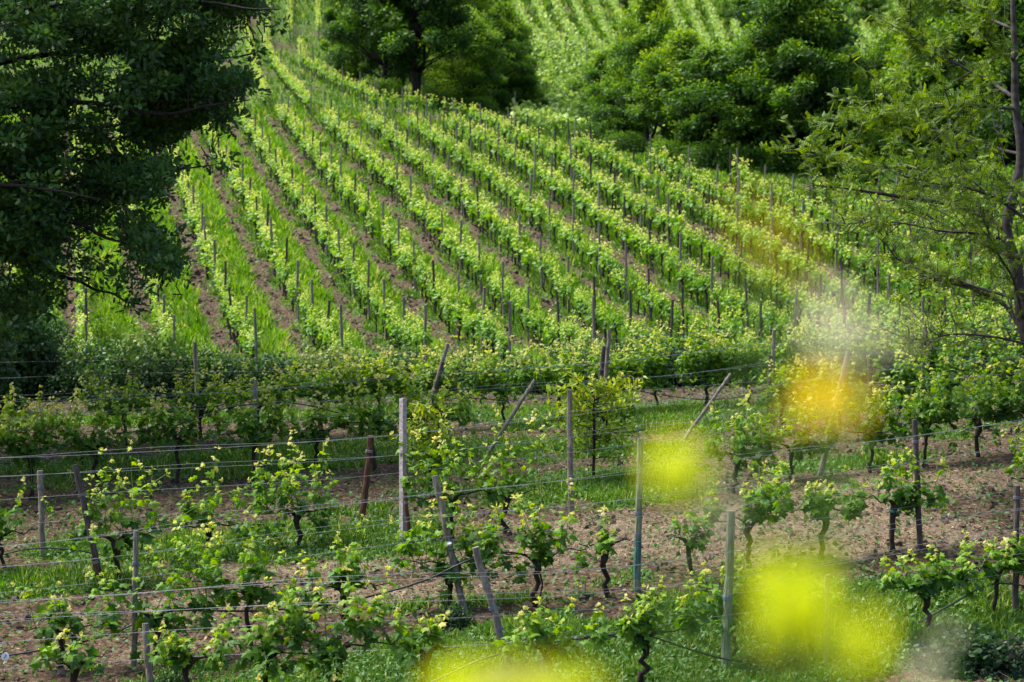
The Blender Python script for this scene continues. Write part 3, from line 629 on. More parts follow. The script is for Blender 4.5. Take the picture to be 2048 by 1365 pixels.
fpost(P, (1842,822), (1850,655), 8.5, M['postdark'], 'brown post at right before the far end of the hillside rows', [(.8, 'wire')])
NPF = 31
# hillside posts
hp = []
for i in ROWI:
    y0, y1 = row_ends(i); Y = y0; 
    while Y < y1:
        x, _ = row_pt(i, Y); hp.append((Y, x, i)); Y += 3.5 + R.normal() * .25
    hp.append((y1 + .3, row_pt(i, y1)[0], i))
hp = [v for v in hp if abs(v[1]) < .3 * v[0]]; hp.sort()
PV = []
for k in range(6):
    g = post_geo((0, 0, -.12), (R.normal() * .05, R.normal() * .05, 1.82 + R.normal() * .08), .042, .038, 7, .12); PV.append((g, g.build('hill_post_shaft', M['post' if k % 4 else 'postdark'])))
selp = [v for v in hp if -.235 * v[0] < v[1] < .262 * v[0]][:300 - NPF - 2]; visp = set(id(v) for v in selp)
rl = sorted(set(v[2] for v in selp)); idx = {}
G = Geo()
for v in hp:
    Y, x, i = v; z = float(h(x, Y)); k = R.randint(6)
    if id(v) in visp:
        idx[i] = idx.get(i, 0) + 1
        tag(link('trellis_post', PV[k][1], None, (x, Y, z), R.rand() * 6, R.uniform(.92, 1.12)), 'grey post, %s up from the hedge in the %s hillside row from the left' % (od(idx[i]), od(rl.index(i) + 1)), 'post', 'posts of the hillside rows')
    else: G.merge(PV[k][0], rot(R.rand() * 6), np.array([x, Y, z]))
for l in UP[:5] + UP[7:8]:
    A_, B_ = hit(*l[0], .9, 60), hit(*l[-1], .9, 60)
    for q in np.linspace(0, 1, 6):
        x, y = (A_ + (B_ - A_) * q)[:2]; G.merge(PV[0][0], rot(R.rand() * 6), np.array([x, y, float(h(x, y))]))
tag(link('distant_posts', G.build('distant_posts', M['post'])), 'many thin grey posts in the upper hillside rows', 'posts', kind='stuff')

# ------------------------------------------------------------ wires and hoses
WN = ['lowest', 'second', 'third', 'top']
for r in range(5):
    xs = np.arange(FRW[r][0, 0], FRW[r][-1, 0], .45)
    for k, hh in enumerate((.66, 1.0, 1.3, 1.62)):
        yy = row_x(r, xs); ys = np.convolve(np.pad(yy, 4, 'edge'), np.ones(9) / 9, 'valid')
        z = h(xs, ys) + hh * (.95 if r else .78); z = np.convolve(np.pad(z, 6, 'edge'), np.ones(13) / 13, 'valid') + .012 * np.sin(xs * .9 + k) + .03 * np.sin(xs * .33 + 2 * k)
        g = Geo(); g.tube(np.stack([xs, ys - .05 + .012 * k, z], 1), .0023, 4, .5, cap=False)
        if k in (2, 3) and r < 4: g.tube(np.stack([xs, ys + .05, z + .012 + .035 * np.sin(xs * 1.1 + 2 * r + k)], 1), .002, 4, .5, cap=False)
        tag(link('trellis_wire', g.build('trellis_wire', M['wire'])), '%s grey wire%s strung between the posts of the %s' % (WN[k], ' pair' if (k > 1 and r < 4) else '', ROWN[r]), 'wire', 'trellis wires of the foreground rows')
def hose(pts, r, label, rad=.013, dz=0):
    """black pipe through photo points at the distance of row r"""
    Q = []
    for a, b in pts:
        rr = ray(a, b); lo = np.arange(18, 60, .05); X = lo * rr[0]; Yv = lo * rr[1]
        k = np.argmin(np.abs(Yv - row_x(r, X))); Q.append(rr * (lo[k] - .08))
    Q = np.array(Q); n = len(Q); t = np.arange(n); T = np.linspace(0, n - 1, n * 8)
    S = np.stack([np.interp(T, t, Q[:, i]) for i in range(3)], 1)
    for _ in range(3): S[1:-1] = (S[:-2] + 2 * S[1:-1] + S[2:]) / 4
    for _ in range(3): S[1:-1] = (S[:-2] + 2 * S[1:-1] + S[2:]) / 4
    g = Geo(); g.tube(S, rad, 6, .5); tag(link('irrigation_hose', g.build('irrigation_hose', M['hose'], True)), label, 'hose', 'black irrigation hoses'); return Q
Q = hose([(-40,1318),(12,1312),(150,1290),(240,1262),(300,1232),(350,1220),(520,1224),(690,1206),(800,1178),(860,1158),(920,1128),(970,1108),(1020,1104),(1055,1112),(1078,1140),(1086,1170),(1078,1200),(1070,1212)], 1, 'black hose sagging from left edge to the tied vine in the second row', .012)
g = Geo(); c = Q[1] + np.array([0, -.03, 0]); g.tube([c, c + (0, -.012, .002)], .046, 14, .5); d0 = thing('hose_tag', 'small round white tag on the black hose at the left edge', 'tag', c); g2 = Geo(); g2.tube([(0, 0, 0), (0, -.012, .002)], .046, 14, .5); link('disc', g2.build('tag_disc', M['white']), d0)
g2 = Geo(); th = np.linspace(0, 1, 9); g2.tube(np.stack([.014 * np.sin(th * 6.28), np.full(9, -.014), .026 - .052 * th], 1), .0045, 4, .5); link('mark', g2.build('tag_mark', M['hose']), d0)
hose([(780,1400),(870,1362),(960,1318),(1100,1285),(1240,1268),(1290,1268),(1380,1300),(1460,1322),(1560,1326),(1680,1310),(1760,1285),(1830,1250),(1910,1205),(1960,1175),(2000,1165),(2090,1178)], 0, 'black hose looping along the nearest row to the right edge', .011)
hose([(-40,1122),(40,1100),(90,1096),(150,1100),(200,1110),(245,1118)], 2, 'black hose in the third row at the left edge', .010)
hose([(225,868),(330,858),(400,836),(460,813),(565,804),(625,812),(690,830)], 3, 'black hose hanging behind the leafy vines at left', .011)
hose([(660,835),(760,832),(850,815),(900,797),(960,797),(1020,803),(1090,797)], 4, 'black hose behind the slanting brace pole left of the sapling', .011)
hose([(1190,772),(1230,775),(1290,785),(1390,800),(1470,798),(1530,778),(1580,758),(1680,762),(1780,770),(1900,745),(2060,715)], 4, 'black hose running right from the sapling below the vines', .011)

# ------------------------------------------------------------ bushes
def bush_geo(w, d, hh, n, lsz, tm, t0=.3, stems=14, mound=2.2):
    L, S = Geo(), Geo()
    q = R.normal(size=(n, 3)); q /= np.linalg.norm(q, axis=1)[:, None]; q[:, 2] = np.abs(q[:, 2]); rr = R.rand(n) ** .38
    P = q * rr[:, None] * [w, d, hh]; az = q[:, 0] * 2.7; lump = fbm(P[:, 0] * mound + 9, P[:, 1] * mound + P[:, 2] * mound, R.randint(99))
    P *= (.68 + .62 * lump)[:, None]; k = lump > .27; P, q, rr, lump = P[k], q[k], rr[k], lump[k]; n = len(P)
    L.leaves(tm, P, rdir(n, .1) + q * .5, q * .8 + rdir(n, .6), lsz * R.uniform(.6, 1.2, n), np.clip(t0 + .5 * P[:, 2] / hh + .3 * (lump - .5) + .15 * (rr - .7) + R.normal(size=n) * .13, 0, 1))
    for _ in range(stems):
        a = R.rand() * 6.28; e = np.array([math.cos(a) * w * .7, math.sin(a) * d * .7, hh * R.uniform(.5, .95)])
        S.tube(curve((e[0] * .1, e[1] * .1, -.05), e, 6, .05), np.linspace(.018, .006, 6), 4, .5)
    return L, S
BV = []
for k in range(4):
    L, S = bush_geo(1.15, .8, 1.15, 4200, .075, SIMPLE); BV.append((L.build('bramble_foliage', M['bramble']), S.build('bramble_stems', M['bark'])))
def bush(name, var, px, py, sc, label, cat='bush', group=None, z0=15):
    p = hit(px, py, 0, z0); o = thing(name, label, cat, p, R.rand() * .6 - .3 + R.choice([0, math.pi]), group, sc)
    link('foliage', var[0], o); link('stems', var[1], o); return o
BB = [(60,800,(1.2,1,1.5),'dark bramble bush in the hedge at the left edge'),(190,800,(1.15,1,1.25),'dark bramble bush under the oak beside the hillside rows'),(300,803,(1.3,1,1.45),'largest dark bramble bush, left of the tall grey post'),(430,800,(1.2,1,1.15),'bramble bush directly right of the tall grey post'),
 (550,796,(1.1,1,1.0),'bramble bush below the second hillside row'),(670,794,(1.15,1,1.0),'bramble bush below the third hillside row'),(790,790,(1.1,1,.95),'bramble bush left of the slanting post'),(910,786,(1.15,1,.9),'bramble bush right of the slanting post'),
 (1040,784,(1.1,1,.85),'low bramble bush behind the slanting brace pole'),(1160,780,(1.1,1,1.0),'dark bramble bush left of the post pair above the sapling'),(1285,776,(1.15,1,1.1),'dark bramble bush right of the post pair above the sapling'),(1400,772,(1.1,1,1.1),'bramble bush behind the thin slanting brace pole'),
 (1510,768,(1.1,1,1.0),'bramble bush left of the orange flower blur'),(1630,764,(1.15,1,1.0),'bramble bush behind the orange flower blur'),(1745,758,(1.1,1,1.1),'dark bramble bush behind the dark upright post at right'),(1870,750,(1.2,1,1.15),'bramble bush beside the brown post at right'),(1990,742,(1.2,1,1.3),'dark bramble bush at the right edge under the locust')]
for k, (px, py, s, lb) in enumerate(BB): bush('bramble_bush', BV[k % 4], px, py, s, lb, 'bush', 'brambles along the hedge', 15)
TV = []
for k in range(2):
    L, S = bush_geo(.8, .7, 1.5, 5200, .10, FROND, .25, 12, 1.6); TV.append((L.build('shrub_foliage', M['broom']), S.build('shrub_stems', M['bark'])))
for px, py, s, lb in [(215,742,(1.0,1,1.1),'bright feathery shrub at left between two hillside rows'),(345,752,(.75,.8,.8),'small bright feathery shrub beside the tall grey post'),(275,760,(.8,.8,.9),'bright green shrub behind the largest dark bramble bush'),(395,757,(.55,.6,.6),'smallest bright shrub below the first hillside row')]:
    bush('feathery_shrub', TV[R.randint(2)], px, py, s, lb, 'shrub', 'bright shrubs at the foot of the slope')
DV = []
for k in range(2):
    L, S = bush_geo(1.3, 1.1, 2.6, 9000, .10, SIMPLE, -.12, 12, 1.2); DV.append((L.build('dark_shrub_foliage', M['oak']), S.build('dark_shrub_stems', M['bark'])))
for px, py, s, lb in [(10,800,(1.1,1,1.25),'tall dark shrub at the left edge under the oak'),(-90,830,(1.2,1,1.3),'tall dark shrub outside the hedge at the left edge'),(85,790,(.7,.8,.8),'dark shrub next to the leftmost visible hillside row')]:
    bush('dark_shrub', DV[R.randint(2)], px, py, s, lb, 'shrub', 'dark shrubs under the oak')
# nearest weeds at bottom right
L, S = bush_geo(.55, .4, .5, 1500, .06, SIMPLE, .15, 10, 3); NB = (L.build('low_bush_foliage', M['bramble']), S.build('low_bush_stems', M['bark']))
for px, py, s, lb in [(1960,1345,(1.4,1,1.1),'low leafy bush in the bottom right corner'),(1560,1340,(.8,.8,.55),'small low bush at the bottom edge beside the tall round post'),(905,1255,(.5,.5,.65),'small dark bush at the foot of the leaning post with the tag'),(345,1385,(.5,.5,.6),'tiny dark bush at the bottom left beside the short post')]:
    bush('low_bush', NB, px, py, s, lb, 'bush', 'low bushes in the foreground')

# saplings with long drooping leaves
def sapling(px, py, hh, w, label, n=60):
    p = hit(px, py); o = thing('sapling', label, 'young tree', p, 0, 'saplings among the vines')
    T, L = Geo(), Geo(); T.tube(curve((0, 0, -.05), (0, 0, hh * .75), 7, .03), np.linspace(.03, .015, 7), 6, .5)
    Pp, Dd = [], []
    for _ in range(n):
        z0 = hh * R.uniform(.18, .75); a = R.rand() * 6.28; ln = w * R.uniform(.4, 1.0)
        q = curve((0, 0, z0), (math.cos(a) * ln, math.sin(a) * ln * .8, z0 + ln * R.uniform(.1, .6)), 6, .03); T.tube(q, np.linspace(.007, .003, 6), 4, .5)
        for u in np.linspace(.3, 1, 11):
            i = min(int(u * 5), 4); b = q[i] + (q[i+1] - q[i]) * (u * 5 - i); Pp.append(b); Dd.append(rdir(1, -.5)[0])
    Pp, Dd = np.array(Pp), np.array(Dd); m = len(Pp)
    L.leaves((LANCE[0] * np.array([1.35, 1, 1]), LANCE[1]), Pp, Dd, rdir(m, 1, .6), (.125 + .02 * w) * 1.15 * R.uniform(.6, 1.15, m), np.clip(.25 + .6 * Pp[:, 2] / hh + R.normal(size=m) * .18, 0, 1))
    link('trunk', T.build('sapling_trunk', M['bark'], True), o); link('crown', L.build('sapling_crown', M['peach']), o)
sapling(1190, 965, 2.1, .95, 'sapling with long drooping yellow-green leaves behind the brown-grey post', 90)
sapling(858, 985, 1.8, .55, 'slim sapling with bright lance-shaped leaves beside the concrete post', 60)

# ------------------------------------------------------------ trees beyond the vineyard
def tree_geo(hh, rad, clumps, lpc, lsz, tm, t0=.25, low=.12, tr=.16, shape=1.0):
    sd_ = R.rand() * 50; T, L = Geo(), Geo(); top = np.array([R.normal() * .3, R.normal() * .3, hh * .86])
    tp = curve((0, 0, -.3), top, 9, hh * .012); T.tube(tp, np.linspace(tr, .03, 9), 7, .5, rnd=.2)
    if R.rand() < .6:
        tp2 = curve((.2, .1, -.3), top * [1, 1, .8] + [rad * .35, .3, 0], 8, hh * .012); T.tube(tp2, np.linspace(tr * .7, .03, 8), 6, .5, rnd=.2)
    for _ in range(clumps):
        z = low + (1 - low) * R.rand() ** .85; a = R.rand() * 6.28; prof = math.sin(min(1, (z - low) / (1 - low) * .93 + .12) * math.pi) ** .6 * shape * (.45 + .85 * float(vn(math.cos(a) * 1.6 + sd_, math.sin(a) * 1.6 + z * 5, 3))); rr = rad * prof * R.uniform(.25, 1.05) ** .6
        c = np.array([math.cos(a) * rr, math.sin(a) * rr, z * hh]) + [top[0] * z, top[1] * z, 0]
        if R.rand() < .8:
            b = tp[min(8, max(1, int(z * 7)))]; T.tube(curve(b, c, 5, .08), np.linspace(.05, .012, 5), 4, .5)
        cr = rad * R.uniform(.10, .33); n = int(lpc * 1.7 * R.uniform(.6, 1.3))
        q = R.normal(size=(n, 3)); q /= np.linalg.norm(q, axis=1)[:, None]; P = c + q * (R.rand(n) ** .5)[:, None] * [cr * 1.1, cr * 1.1, cr * .85]
        ct = R.normal() * .2
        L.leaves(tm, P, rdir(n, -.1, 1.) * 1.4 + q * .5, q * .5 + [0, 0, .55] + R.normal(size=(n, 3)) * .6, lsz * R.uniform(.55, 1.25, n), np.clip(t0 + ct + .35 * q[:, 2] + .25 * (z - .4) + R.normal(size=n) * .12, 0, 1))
    return T, L
LT = []
for k, (hh, rad, cl, lp, t0, shp) in enumerate([(8, 3.0, 100, 180, .38, 1), (8, 2.8, 96, 180, .34, 1), (8, 3.3, 112, 190, .50, 1), (8, 3.0, 84, 140, .36, 1), (6, 2.9, 90, 190, .66, 1)]):
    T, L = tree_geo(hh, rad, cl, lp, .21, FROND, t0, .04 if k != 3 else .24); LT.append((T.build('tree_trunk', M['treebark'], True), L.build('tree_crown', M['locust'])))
TR = [(712,165,2,1.0,.62,'leftmost tree of the wood, edge overhanging the upper rows'),(765,188,1,1.3,.95,'dark tree left in the upper middle wood'),(800,150,0,1.75,1.35,'tall dark tree rising out of the top of the picture'),(830,205,3,1.2,1.15,'shadowy tree behind the top of the seventh row'),(880,150,2,1.6,1.3,'tall tree behind the bright round-topped tree'),
 (940,222,2,.8,.85,'bright green round-topped tree in the upper middle wood'),(985,215,0,.78,.8,'dense dark tree beside the bright round-topped tree'),(1050,232,4,.6,.5,'low yellow-green tree at the right end of the upper middle wood'),(1000,175,4,1.0,.8,'pale green tree behind the low yellow-green tree'),(800,100,0,1.4,1.0,'tree high up behind the leftmost trees'),
 (1205,290,1,.66,.72,'small dark tree left of the gap in the second wood'),(1290,312,3,.98,.72,'tall slim tree with layered crown in the upper centre'),(1255,300,0,.74,.7,'dark tree behind the tall slim tree'),(1365,325,3,.74,.8,'open tree right of the tall slim tree'),(1430,338,1,.68,.85,'low spreading tree left of the broad dark tree'),(1490,330,3,.72,.75,'thin tree with bare lower trunk left of the broad dark tree'),
 (1585,350,3,1.16,1.05,'broad dark tree rising to the top edge, right of centre'),(1615,352,0,1.02,.85,'second stem tree close right of the broad dark tree'),(1690,350,4,.72,.65,'light green tree right of the broad dark tree'),(1760,350,3,.66,.8,'tree behind the tips of the near locust branches'),(1840,365,4,1.1,.9,'yellow-green tree in the right background'),(1920,370,2,1.15,1.0,'green tree behind the near locust crown'),(2010,380,0,1.15,.95,'dark tree behind the near locust trunk'),(2090,385,1,1.1,.9,'dark tree at the right edge of the wood'),
 (1320,300,2,.66,.7,'dark round tree between the tall slim tree and the open tree'),(1530,345,1,.8,.75,'dark tree touching the left side of the broad dark tree'),(1655,340,2,.8,.75,'dense tree behind the light green tree, right of the broad one'),(1800,355,2,.82,.9,'bushy dark tree behind the bare locust twigs'),(1880,360,1,.78,.8,'dark bushy tree left of the near locust crown'),(1980,365,4,1.5,1.0,'light tree behind the near locust trunk'),
 (1850,280,2,.6,.9,'tree in the second line of the right wood'),(1960,260,1,.8,.9,'tall dark tree at back of the right wood'),(1720,290,2,.38,.6,'rounded tree behind the light green tree'),(2050,250,0,1.1,1.0,'tall tree in the upper right corner behind branches')]
for px, py, v, s, w, lb in TR:
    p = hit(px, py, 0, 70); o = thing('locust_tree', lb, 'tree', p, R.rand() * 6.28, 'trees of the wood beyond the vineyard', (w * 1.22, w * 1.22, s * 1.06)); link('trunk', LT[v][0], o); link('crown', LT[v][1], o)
FT = [(1480,58,.9,'dark tree at the end of the far vine rows'),(1510,35,1.0,'second dark tree above the end of the far vine rows'),(1735,62,.9,'dark tree on the far slope right of the pale patch'),(1700,25,1.1,'tree at the top edge left of the pale patch'),(1262,22,.6,'grey-green tree among the far vine rows at the top edge'),(1850,95,1.0,'dark tree on the far slope behind the locust twigs'),(1920,80,1.2,'large dark tree high on the far slope at right'),(1550,75,.8,'small tree on the far slope behind the broad dark tree'),(2010,70,1.2,'far tree at the top right corner')]
for k, (px, py, s, lb) in enumerate(FT):
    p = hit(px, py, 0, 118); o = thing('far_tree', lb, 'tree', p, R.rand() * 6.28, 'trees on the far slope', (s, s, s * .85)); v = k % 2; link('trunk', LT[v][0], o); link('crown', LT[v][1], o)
L, S = bush_geo(1.5, 1.2, 1.5, 4200, .16, FROND, .12, 6, 1.2); EB = (L.build('edge_bush_foliage', M['locust']), S.build('edge_bush_stems', M['bark']))
for px, py, s, lb in [(1108,262,1.0,'round dark bush in the gap between the two woods'),(1170,290,.9,'bush at the left foot of the second wood'),(1060,245,.8,'bush below the low yellow-green tree'),(770,196,.9,'bush at the shadowy foot of the upper wood'),(870,215,.9,'bush in the shade behind the eighth row'),(960,232,.9,'bush under the dense dark tree'),(1250,312,.9,'bush at the foot of the tall slim tree'),(1340,330,.9,'bush between the stems of the second wood'),
 (1420,345,1.0,'bush under the low spreading tree'),(1500,352,1.0,'bush left of the broad dark trunk'),(1660,362,1.0,'bush right of the broad dark trunk'),(1740,372,1.0,'bush at the edge of the last hillside row'),(1830,385,1.1,'bush behind the near locust twigs'),(1930,395,1.1,'bush behind the thick near locust branch'),(2030,405,1.1,'bush at the right edge behind the rows')]:
    bush('edge_bush', EB, px, py, s, lb, 'bush', 'bushes at the edge of the wood', 65)

# ------------------------------------------------------------ near locust at the right edge
def near_locust():
    Z0 = 30.; base = hit(2125, 960); base = base.copy(); o = thing('locust_tree', 'near locust tree at the right edge with long bare arching branches', 'tree', base)
    def pt(px, py, dz=0): return ray(px, py) * (Z0 + dz) - base
    def poly(pts, n=5):
        Q = np.array(pts); m = len(Q); T = np.linspace(0, m - 1, (m - 1) * n + 1); S = np.stack([np.interp(T, np.arange(m), Q[:, i]) for i in range(3)], 1)
        for _ in range(4): S[1:-1] = (S[:-2] + 2 * S[1:-1] + S[2:]) / 4
        return S
    g = Geo(); trunk = poly([(0, 0, -.2), pt(2120, 850), pt(2075, 740), pt(2045, 650), pt(2036, 540), pt(2008, 460), pt(2030, 380), pt(2045, 310), pt(2029, 205), pt(2030, 100), pt(2024, 0), pt(2030, -160)])
    g.tube(trunk, np.interp(np.linspace(0, 1, len(trunk)), [0, .3, .55, .8, 1], [.13, .10, .075, .05, .022]), 9, .5, rnd=.15); link('trunk', g.build('locust_trunk', M['greybark'], True), o)
    BR = [([(2008,462,0),(1955,425,.2),(1905,408,.4),(1819,397,.5),(1745,385,.2),(1684,377,0),(1640,372,-.2)],.062),
     ([(2029,218,0),(1960,213,-.6),(1916,211,-1),(1835,219,-1.4),(1771,222,-1.6),(1740,232,-1.7)],.03),
     ([(2060,400,0),(2025,372,-.5),(1974,350,-.8),(1916,337,-1.2),(1787,337,-1.8),(1668,319,-2),(1626,287,-2.2)],.042),
     ([(2028,196,0),(1980,164,.5),(1903,122,.8),(1829,85,1),(1819,61,1.1),(1822,30,1.1)],.035),
     ([(2036,560,0),(2009,477,-.4),(1948,466,-.8),(1884,464,-1),(1787,442,-1.3),(1690,448,-1.4)],.03),
     ([(2040,600,0),(1900,560,.8),(1845,542,1.2),(1787,516,1.4),(1758,458,1.5),(1722,442,1.6)],.024),
     ([(2047,665,0),(2012,609,.4),(1948,577,.6),(1884,564,.8),(1840,550,.9)],.04),
     ([(2062,690,0),(1980,672,-.5),(1900,667,-.8),(1860,680,-1),(1819,679,-1.1)],.022),
     ([(2045,310,0),(1960,290,1),(1880,262,1.6),(1800,232,2),(1700,205,2.2)],.028),
     ([(2028,120,0),(1990,100,-.5),(1960,60,-.7),(1975,0,-.8)],.03),([(2028,60,0),(1940,20,1),(1870,-10,1.4),(1810,-20,1.5)],.024),
     ([(2070,450,0),(2040,430,-1),(2000,400,-1.5),(1940,375,-2),(1880,370,-2.2),(1800,350,-2.4)],.034),
     ([(2036,520,0),(1990,500,1.2),(1930,470,1.8),(1850,430,2),(1790,400,2.2)],.024),([(2045,640,0),(2030,560,-1),(1990,500,-1.4),(1960,420,-1.7)],.024)]
    L = Geo(); tw = []
    for pts, r in BR:
        q = poly([pt(*p) for p in pts], 6); g = Geo(); g.tube(q, np.linspace(r, .007, len(q)), 6, .5, rnd=.15)
        ends = [q]
        for k in range(3, len(q), 1):
            for _ in range(2):
                if R.rand() < .85:
                    d = (q[k] - q[k-1]); d = d / np.linalg.norm(d) * .6 + R.normal(size=3) * [.55, .8, .6]; ln = R.uniform(.25, 1.0) * (1.15 - .5 * k / len(q))
                    tq = curve(q[k], q[k] + d * ln, 6, .035); g.tube(tq, np.linspace(.008, .003, 6), 4, .5); tw.append(tq)
        tw.append(q[-12:]); link('branch', g.build('locust_branch', M['greybark'], True), o)
    P, D, Nn, S, t = [], [], [], [], []
    for q in tw:
        q0 = q + base
        m = R.randint(4, 11) if q0[-1][2] < -1.4 else R.randint(12, 24)
        for _ in range(m):
            u = R.rand() ** .6 * (len(q) - 1); i = min(int(u), len(q) - 2); b = q[i] + (q[i+1] - q[i]) * (u - i)
            fd = rdir(1, .0)[0] * [1, 1, .8]; fl = R.uniform(.10, .20); fn = np.array([0, 0, 1.]) + R.normal(size=3) * .8
            sd = np.cross(fd, fn); sd /= np.linalg.norm(sd); tt = R.uniform(.3, 1)
            for w in np.linspace(.15, 1, 6):       # leaflets of one pinnate leaf
                for s in (-1, 1):
                    P.append(b + fd * fl * w); D.append(sd * s + fd * .35 + [0, 0, -.1]); Nn.append(fn); S.append(.04); t.append(tt + R.normal() * .1)
    L.leaves((LANCE[0] * np.array([1.9, 1, 1]), LANCE[1]), P, D, Nn, S, np.clip(t, 0, 1)); link('crown', L.build('locust_crown', M['locust_near']), o)
near_locust()

# ------------------------------------------------------------ oak at the left edge
def inpoly(x, y, pg):
    c = np.zeros(len(x), bool); n = len(pg)
    for i in range(n):
        x1, y1 = pg[i]; x2, y2 = pg[(i + 1) % n]
        k = ((y1 > y) != (y2 > y)) & (x < (x2 - x1) * (y - y1) / (y2 - y1 + 1e-9) + x1); c ^= k
    return c
def oak():
    Z0 = 36.; base = hit(-330, 1000); o = thing('oak_tree', 'dark spreading oak filling the upper left corner', 'tree', base)
    pt = lambda px, py, dz=0: ray(px, py) * (Z0 + dz) - base
    T = Geo(); q = curve((0, 0, -.3), pt(-260, 300), 9, .08); T.tube(q, np.linspace(.42, .26, 9), 12, .5, rnd=.2); link('trunk', T.build('oak_trunk', M['treebark'], True), o)
    LB = [[(-260,500,0),(-60,480,.5),(41,519,.8),(103,546,1),(164,570,1.1),(240,601,1.2),(300,612,1.2)],[(-260,420,0),(0,440,-1),(130,440,-1.4),(230,480,-1.8),(330,500,-2)],[(-260,330,0),(0,330,.5),(180,320,1),(330,345,1.4),(430,330,1.8)],
          [(-260,300,0),(-40,220,-1),(150,200,-1.6),(350,230,-2),(500,200,-2.2)],[(-260,250,0),(0,120,0),(250,90,.6),(450,120,1),(530,100,1.2)],[(-260,200,0),(0,20,-1),(250,0,-1.4),(480,10,-1.8),(560,20,-2)],[(-260,350,0),(50,260,2),(250,250,2.6),(400,190,3)],[(-260,150,0),(-150,-150,0),(100,-250,0),(300,-200,.5)],[(-260,450,0),(-100,380,-2),(60,370,-3),(200,400,-3.2)]]
    tips = []
    for pl in LB:
        Q = np.array([pt(*p) for p in pl]); m = len(Q); Tt = np.linspace(0, m - 1, (m - 1) * 6 + 1); S = np.stack([np.interp(Tt, np.arange(m), Q[:, i]) for i in range(3)], 1); S[1:-1] += R.normal(size=(len(S) - 2, 3)) * .05
        for _ in range(3): S[1:-1] = (S[:-2] + 2 * S[1:-1] + S[2:]) / 4
        g = Geo(); g.tube(S, np.linspace(.07, .01, len(S)), 7, .5, rnd=.2)
        tips.append(S); link('limb', g.build('oak_limb', M['treebark'], True), o)
    LP = np.vstack(tips)
    pg = [(-700,-320),(300,-320),(490,-160),(535,-40),(530,20),(492,36),(500,80),(492,120),(508,170),(500,195),(450,198),(440,208),(425,250),(398,262),(402,300),(440,318),(435,345),(400,330),(360,338),(330,350),(340,372),(300,400),(295,430),(345,470),(362,520),(348,545),(290,540),(268,560),(285,590),(235,600),(210,575),(150,560),(110,555),(80,600),(40,640),(-10,700),(-700,760)]
    x = R.uniform(-700, 620, 19000); y = R.uniform(-320, 680, 19000); k = inpoly(x + R.normal(size=19000) * 16, y + R.normal(size=19000) * 16, pg); x, y = x[k], y[k]
    dens = fbm(x / 75., y / 60., 66, 3); keep = (dens > .46 + .09 * np.clip((y - 330) / 150, 0, 1) * (x > 20)) | (R.rand(len(x)) < .12); x, y, dens = x[keep], y[keep], dens[keep]
    out = (x < -60) | (y < -60); keep = ~out | (R.rand(len(x)) < .22); x, y, dens = x[keep], y[keep], dens[keep]
    lim = 3800; x, y, dens = x[:lim], y[:lim], dens[:lim]; n = len(x)
    dz = R.uniform(-1, 1, n) * np.interp(x, [-300, 300, 560], [3.2, 2.2, 1.0]) + (fbm(x / 90, y / 90, 12) - .5) * 3
    C = np.array([ray(a, b) * (Z0 + d) - base for a, b, d in zip(x, y, dz)])
    tg = Geo(); P, D, Nn, S, t = [], [], [], [], []
    for c, dn in zip(C, dens):
        m = R.randint(22, 44); q = R.normal(size=(m, 3)); q /= np.linalg.norm(q, axis=1)[:, None]
        P.append(c + q * (R.rand(m) ** .5)[:, None] * [.30, .30, .15]); D.append(q + [0, 0, .12] + R.normal(size=(m, 3)) * .45); Nn.append(q * .3 + [0, 0, .8] + R.normal(size=(m, 3)) * .45)
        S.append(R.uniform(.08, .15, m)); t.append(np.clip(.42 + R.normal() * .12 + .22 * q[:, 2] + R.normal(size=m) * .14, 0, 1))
        if R.rand() < .4:
            a = LP[np.argmin(((LP - c) ** 2).sum(1))]; v = c - a; ln = np.linalg.norm(v)
            if ln > .55: a = c - (v / ln + [0, 0, .25]) * .5
            tg.tube(curve(a, c, 6, .05), np.linspace(.014, .004, 6), 4, .5)
    L = Geo(); L.leaves(OAK, np.vstack(P), np.vstack(D), np.vstack(Nn), np.concatenate(S), np.concatenate(t))
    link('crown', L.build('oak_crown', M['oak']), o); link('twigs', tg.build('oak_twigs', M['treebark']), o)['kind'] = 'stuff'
oak()

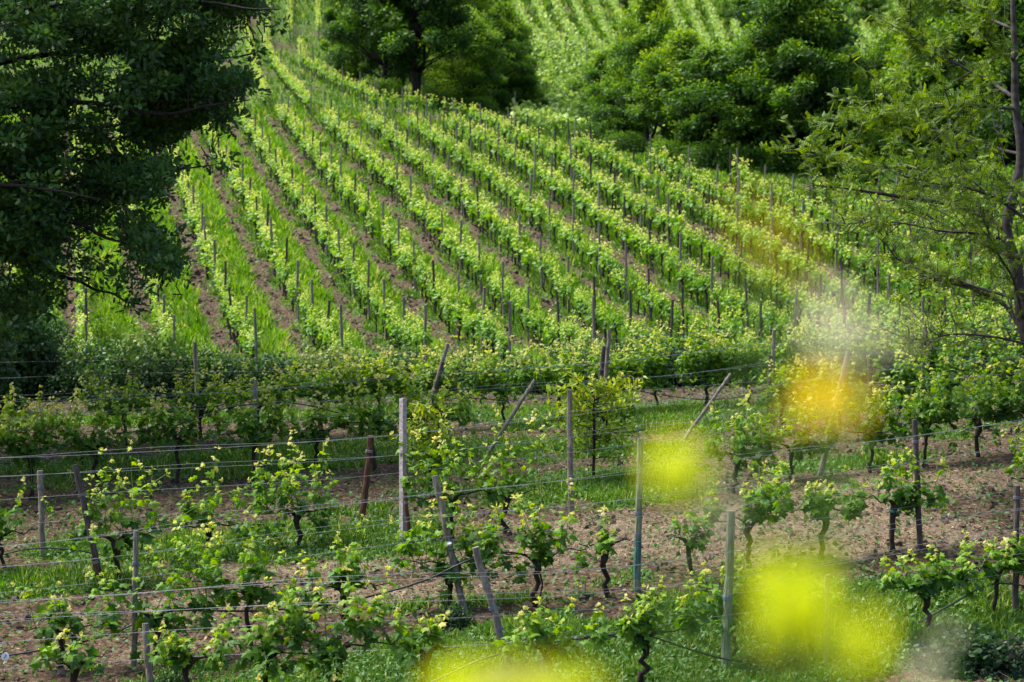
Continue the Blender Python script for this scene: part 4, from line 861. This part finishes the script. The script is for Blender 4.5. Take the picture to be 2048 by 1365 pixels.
# ------------------------------------------------------------ out-of-focus flowers on the bank just below the camera
def flower(px, py, Z, size, m, n, label, elong=(1, 1, 1), leafy=False, ang=0.):
    p = ray(px, py) * Z; b = np.array([p[0] + R.normal() * .08, p[1] + .05, 0]); b[2] = float(h(b[0], b[1]))
    o = thing('wildflower', label, 'flower', b, 0, 'wildflowers close to the camera'); hd = p - b
    g = Geo(); g.tube(curve((0, 0, -.03), hd - (0, 0, size * .3), 9, .012), np.linspace(.0035, .0015, 9), 6, .5); link('stem', g.build('flower_stem', M['broom'], True), o)
    L = Geo(); q = R.normal(size=(n, 3)); q /= np.linalg.norm(q, axis=1)[:, None]; c, s = math.cos(ang), math.sin(ang)
    e = q * (R.rand(n) ** .5)[:, None] * np.array(elong) * size * .5; e = np.stack([e[:, 0] * c - e[:, 2] * s, e[:, 1], e[:, 0] * s + e[:, 2] * c], 1)
    L.leaves(SIMPLE, hd + e, q + rdir(n), q + rdir(n, .6), size * .42 * R.uniform(.7, 1.2, n), R.rand(n)); link('flower_head', L.build('flower_head', m), o)
flower(1590, 1205, .95, .036, M['flower'], 60, 'largest yellow-green blurred flower at lower right', (1.3, 1, .9), ang=-.5)
flower(1715, 1290, .9, .030, M['flower'], 24, 'smaller yellow-green blurred flower touching the largest one', (1.5, 1, .6), ang=-.6)
flower(990, 1400, .9, .032, M['flower'], 40, 'left yellow-green blurred flower at the bottom edge', (1.6, 1, .7))
flower(1120, 1400, .85, .028, M['flower'], 30, 'right yellow-green blurred flower at the bottom edge', (1.6, 1, .6))
flower(1355, 945, 1.0, .026, M['flower'], 30, 'yellow blurred flower below the centre', (1.1, 1, 1))
flower(1650, 800, .95, .026, M['flowery'], 22, 'orange-yellow blurred flower at right', (1.4, 1, .9))
flower(1700, 652, .85, .022, M['flowerw'], 13, 'pale cream blurred flower above the orange one', (1.6, 1, 1))
flower(1440, 1015, 1.0, .014, M['flowerw'], 16, 'pale cream blurred flower beside the yellow one', (1, 1, 1.4))
flower(1842, 1345, 1.1, .014, M['flowerw'], 14, 'small white blurred flower at the bottom right', (1, 1, 1))
flower(1895, 1272, 1.2, .009, M['flowerw'], 12, 'faint white blurred flower right of the largest yellow one', (1, 1, 1))
flower(1540, 480, .7, .011, M['flowery'], 14, 'faint olive blurred flower over the hillside rows', (3, 1, 1), ang=-.9)
